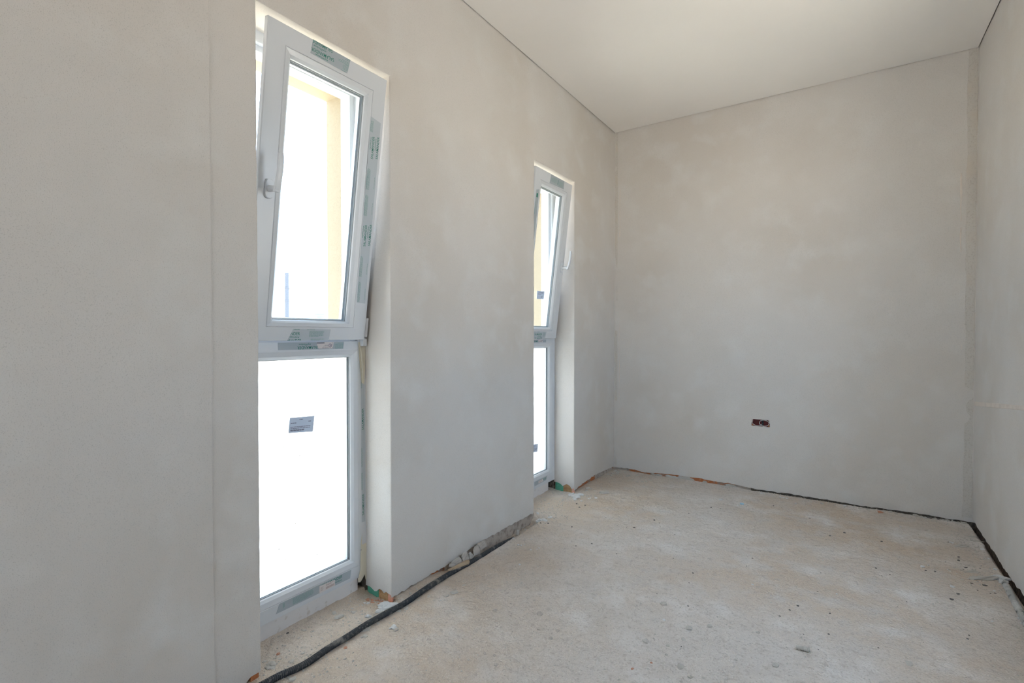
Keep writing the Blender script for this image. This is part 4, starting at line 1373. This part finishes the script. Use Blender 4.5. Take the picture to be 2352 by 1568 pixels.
flake(c7([(1090, 790), (1175, 735), (1150, 668), (1068, 715), (1090, 760)]), 0.15, TANM, 'plaster_flake', 'upright ribbed flake of broken plaster against the pier', 3)
flake(c7([(1010, 860), (1085, 835), (1090, 775), (1075, 725), (1040, 745), (1015, 800)]), 0.15, TANM, 'plaster_flake', 'rounded plaster flake beside the upright ribbed one')
flake(c7([(865, 930), (945, 900), (940, 850), (915, 805), (885, 840), (865, 880)]), 0.15, TANM, 'plaster_flake', 'pointed flake of plaster with ridges leaning on the pier', 3)
flake(c7([(735, 950), (830, 970), (855, 915), (840, 880), (780, 910)]), 0.2, TANM, 'plaster_flake', 'low ridged plaster flake above the wooden strip', 2)
flake(c7([(700, 1000), (760, 1005), (825, 970), (745, 955), (715, 965)]), 0.2, TANM, 'plaster_flake', 'small plaster flake lying behind the end of the wooden strip')
flake(c7([(950, 890), (985, 900), (1010, 860), (975, 815), (955, 840)]), 0.15, CHIPM, 'plaster_flake', 'narrow pale splinter of plaster between two larger flakes')
flake(c7([(1560, 590), (1590, 605), (1600, 530), (1570, 530)]), 0.1, CHIPM, 'plaster_flake', 'thin white splinter of plaster stuck in the pier groove')
a, b = on_z(1031, 1312, 0.012), on_z(1076, 1288, 0.012)
d = (b - a).normalized()
s = Vector((-d.y, d.x, 0)) * 0.011
V = []
for p, w in ((a, 0.8), (a.lerp(b, 0.06), 1.0), (a.lerp(b, 0.94), 1.0), (b, 0.7)):
    for k, h in ((-1, -0.012), (1, -0.012), (1, 0.004), (-1, 0.004)):
        V.append(tuple(p + s * (k * w) + Vector((0, 0, h))))
FA = [(i * 4 + j, i * 4 + (j + 1) % 4, i * 4 + 4 + (j + 1) % 4, i * 4 + 4 + j) for i in range(3) for j in range(4)] + [(0, 1, 2, 3), (12, 13, 14, 15)]
tag(MB().add(V, FA).build('wooden_strip', WOOD), 'short flat beige wooden strip lying between conduit and pier', 'wood strip')

# loose grit that nobody could count: one mesh
rg = np.random.RandomState(5)
V, FA = [], []


def grit(x, y, s):
    z = floor_z(x, y)
    b = len(V)
    t = rg.uniform(0.6, 1.2, 5)
    a = rg.uniform(0, 6.28)
    for k in range(4):
        V.append((x + s * t[k] * math.cos(a + k * 1.57), y + s * t[k] * math.sin(a + k * 1.57), z - 0.0005))
    V.append((x + s * 0.2, y, z + s * (0.5 + 0.4 * t[4])))
    for k in range(4):
        FA.append((b + k, b + (k + 1) % 4, b + 4))


for _ in range(13000):                                   # everywhere, finer away from the walls
    x, y = rg.uniform(-0.02, W - 0.05), rg.uniform(0.4, L - 0.03)
    if n3(x, y, 2, 2.0) + rg.uniform(-0.6, 0.6) > 0.1:
        grit(x, y, 0.0009 + 0.0038 * rg.uniform() ** 4)
for _ in range(1500):                                    # inside the window recesses
    ya, yb = ((W1A, W1B), (W2A, W2B))[rg.randint(2)]
    grit(rg.uniform(-0.15, 0.10), rg.uniform(ya + 0.005, yb - 0.003), 0.001 + 0.005 * rg.uniform() ** 4)
for _ in range(1500):                                    # along the window wall
    grit(abs(rg.normal(0, 0.06)) + 0.01, rg.uniform(0.6, L - 0.03), 0.001 + 0.004 * rg.uniform() ** 3)
for _ in range(1300):                                    # along the end wall
    grit(rg.uniform(0.05, W - 0.05), L - 0.012 - abs(rg.normal(0, 0.035)), 0.001 + 0.005 * rg.uniform() ** 3)
for _ in range(700):                                     # along the right wall
    grit(W - 0.03 - abs(rg.normal(0, 0.05)), rg.uniform(1.6, L - 0.02), 0.001 + 0.005 * rg.uniform() ** 3)
for cx_, cy_, sp, cnt in ((0.03, W1B - 0.03, 0.05, 160), (0.05, W2B - 0.02, 0.07, 260), (0.06, 2.72, 0.07, 200), (0.10, L - 0.08, 0.06, 200), (0.10, 1.0, 0.10, 160), (W - 0.10, 3.1, 0.10, 160)):
    for _ in range(cnt):                                 # rubble round the heaps
        x, y = cx_ + rg.normal(0, sp), cy_ + rg.normal(0, sp)
        if 0.012 < x < W - 0.03 and y < L - 0.02:
            grit(x, y, 0.0015 + 0.006 * rg.uniform() ** 3)
o = MB().add(V, FA).build('plaster_grit', CHIPM, fix=False)
tag(o, 'fine plaster grit and dust scattered over the concrete floor', 'grit', kind='stuff')

# ------------------------------------------------------------------ outside
G = -6.0
tag(MB().add([(-1500, -1500, G), (1500, -1500, G), (1500, 1500, G), (-1500, 1500, G)], [(0, 1, 2, 3)]).build('ground', GROUND, fix=False), 'open ground outside the building', 'ground', kind='structure')


def far_point(px_, py_, dist):
    v = ray(px_, py_)
    v = v / v.dot(FW)
    return CAM + v * dist


def lathe(cx, cy, prof, seg=24):
    V = [(cx + r * math.cos(2 * math.pi * k / seg), cy + r * math.sin(2 * math.pi * k / seg), z) for r, z in prof for k in range(seg)]
    n = len(prof)
    FA = [(i * seg + k, i * seg + (k + 1) % seg, (i + 1) * seg + (k + 1) % seg, (i + 1) * seg + k) for i in range(n - 1) for k in range(seg)]
    FA += [tuple(range(seg)), tuple(range((n - 1) * seg, n * seg))]
    return MB().add(V, FA)


q = far_point(659.5, 627, 300)
r0 = 4.6 / F * 300
ch = tag(lathe(q.x, q.y, [(r0 * 1.25, G - 0.5), (r0, q.z - 1.5), (r0 * 1.06, q.z - 1.4), (r0 * 1.06, q.z)]).build('smokestack', FARBRICK), 'tall slim grey factory chimney seen through the near window', 'chimney')
for py_ in (661, 690):
    z = far_point(659.5, py_, 300).z
    lathe(q.x, q.y, [(r0 * 1.0, z - 0.4), (r0 * 1.22, z - 0.4), (r0 * 1.22, z + 0.4), (r0 * 1.0, z + 0.4)]).build('platform_ring', FARBRICK, ch)
q = far_point(738, 721, 420)
s = 420 / F
tag(lathe(q.x, q.y, [(7 * s, G - 0.5), (8 * s, q.z - 14 * s), (10.5 * s, q.z - 5 * s), (13 * s, q.z - 2 * s), (13 * s, q.z)]).build('water_tower', FARWHITE), 'pale water tower with a flared top on the skyline', 'water tower')
for k, (px_, py_, w) in enumerate(((697, 731, 22), (716, 733, 16), (680, 735, 20), (642, 735, 26))):
    D = (380, 430, 480, 400)[k]
    q = far_point(px_, py_, D)
    r = w * 0.42 * D / F
    bm = bmesh.new()
    bmesh.ops.create_icosphere(bm, subdivisions=3, radius=1.0)
    for v in bm.verts:
        v.co *= 1 + 0.35 * mn.noise(v.co * 2.2 + Vector((k * 9, 0, 0))) + 0.15 * mn.noise(v.co * 6)
        v.co = Vector((v.co.x * r, v.co.y * r, v.co.z * (q.z - G) * 0.42))
    me = bpy.data.meshes.new('crown')
    bm.to_mesh(me)
    bm.free()
    root = tag(bpy.data.objects.new('tree', None), 'hazy green tree on the far skyline beyond the near window', 'tree', 'trees on the skyline')
    COL.objects.link(root)
    root.location = (q.x, q.y, G)
    c = link('crown', me, LEAF, root)
    c.location = (0, 0, (q.z - G) * 0.58)
    lathe(0, 0, [(0.5, -0.3), (0.35, (q.z - G) * 0.4)], 10).build('trunk', FARBRICK, root)
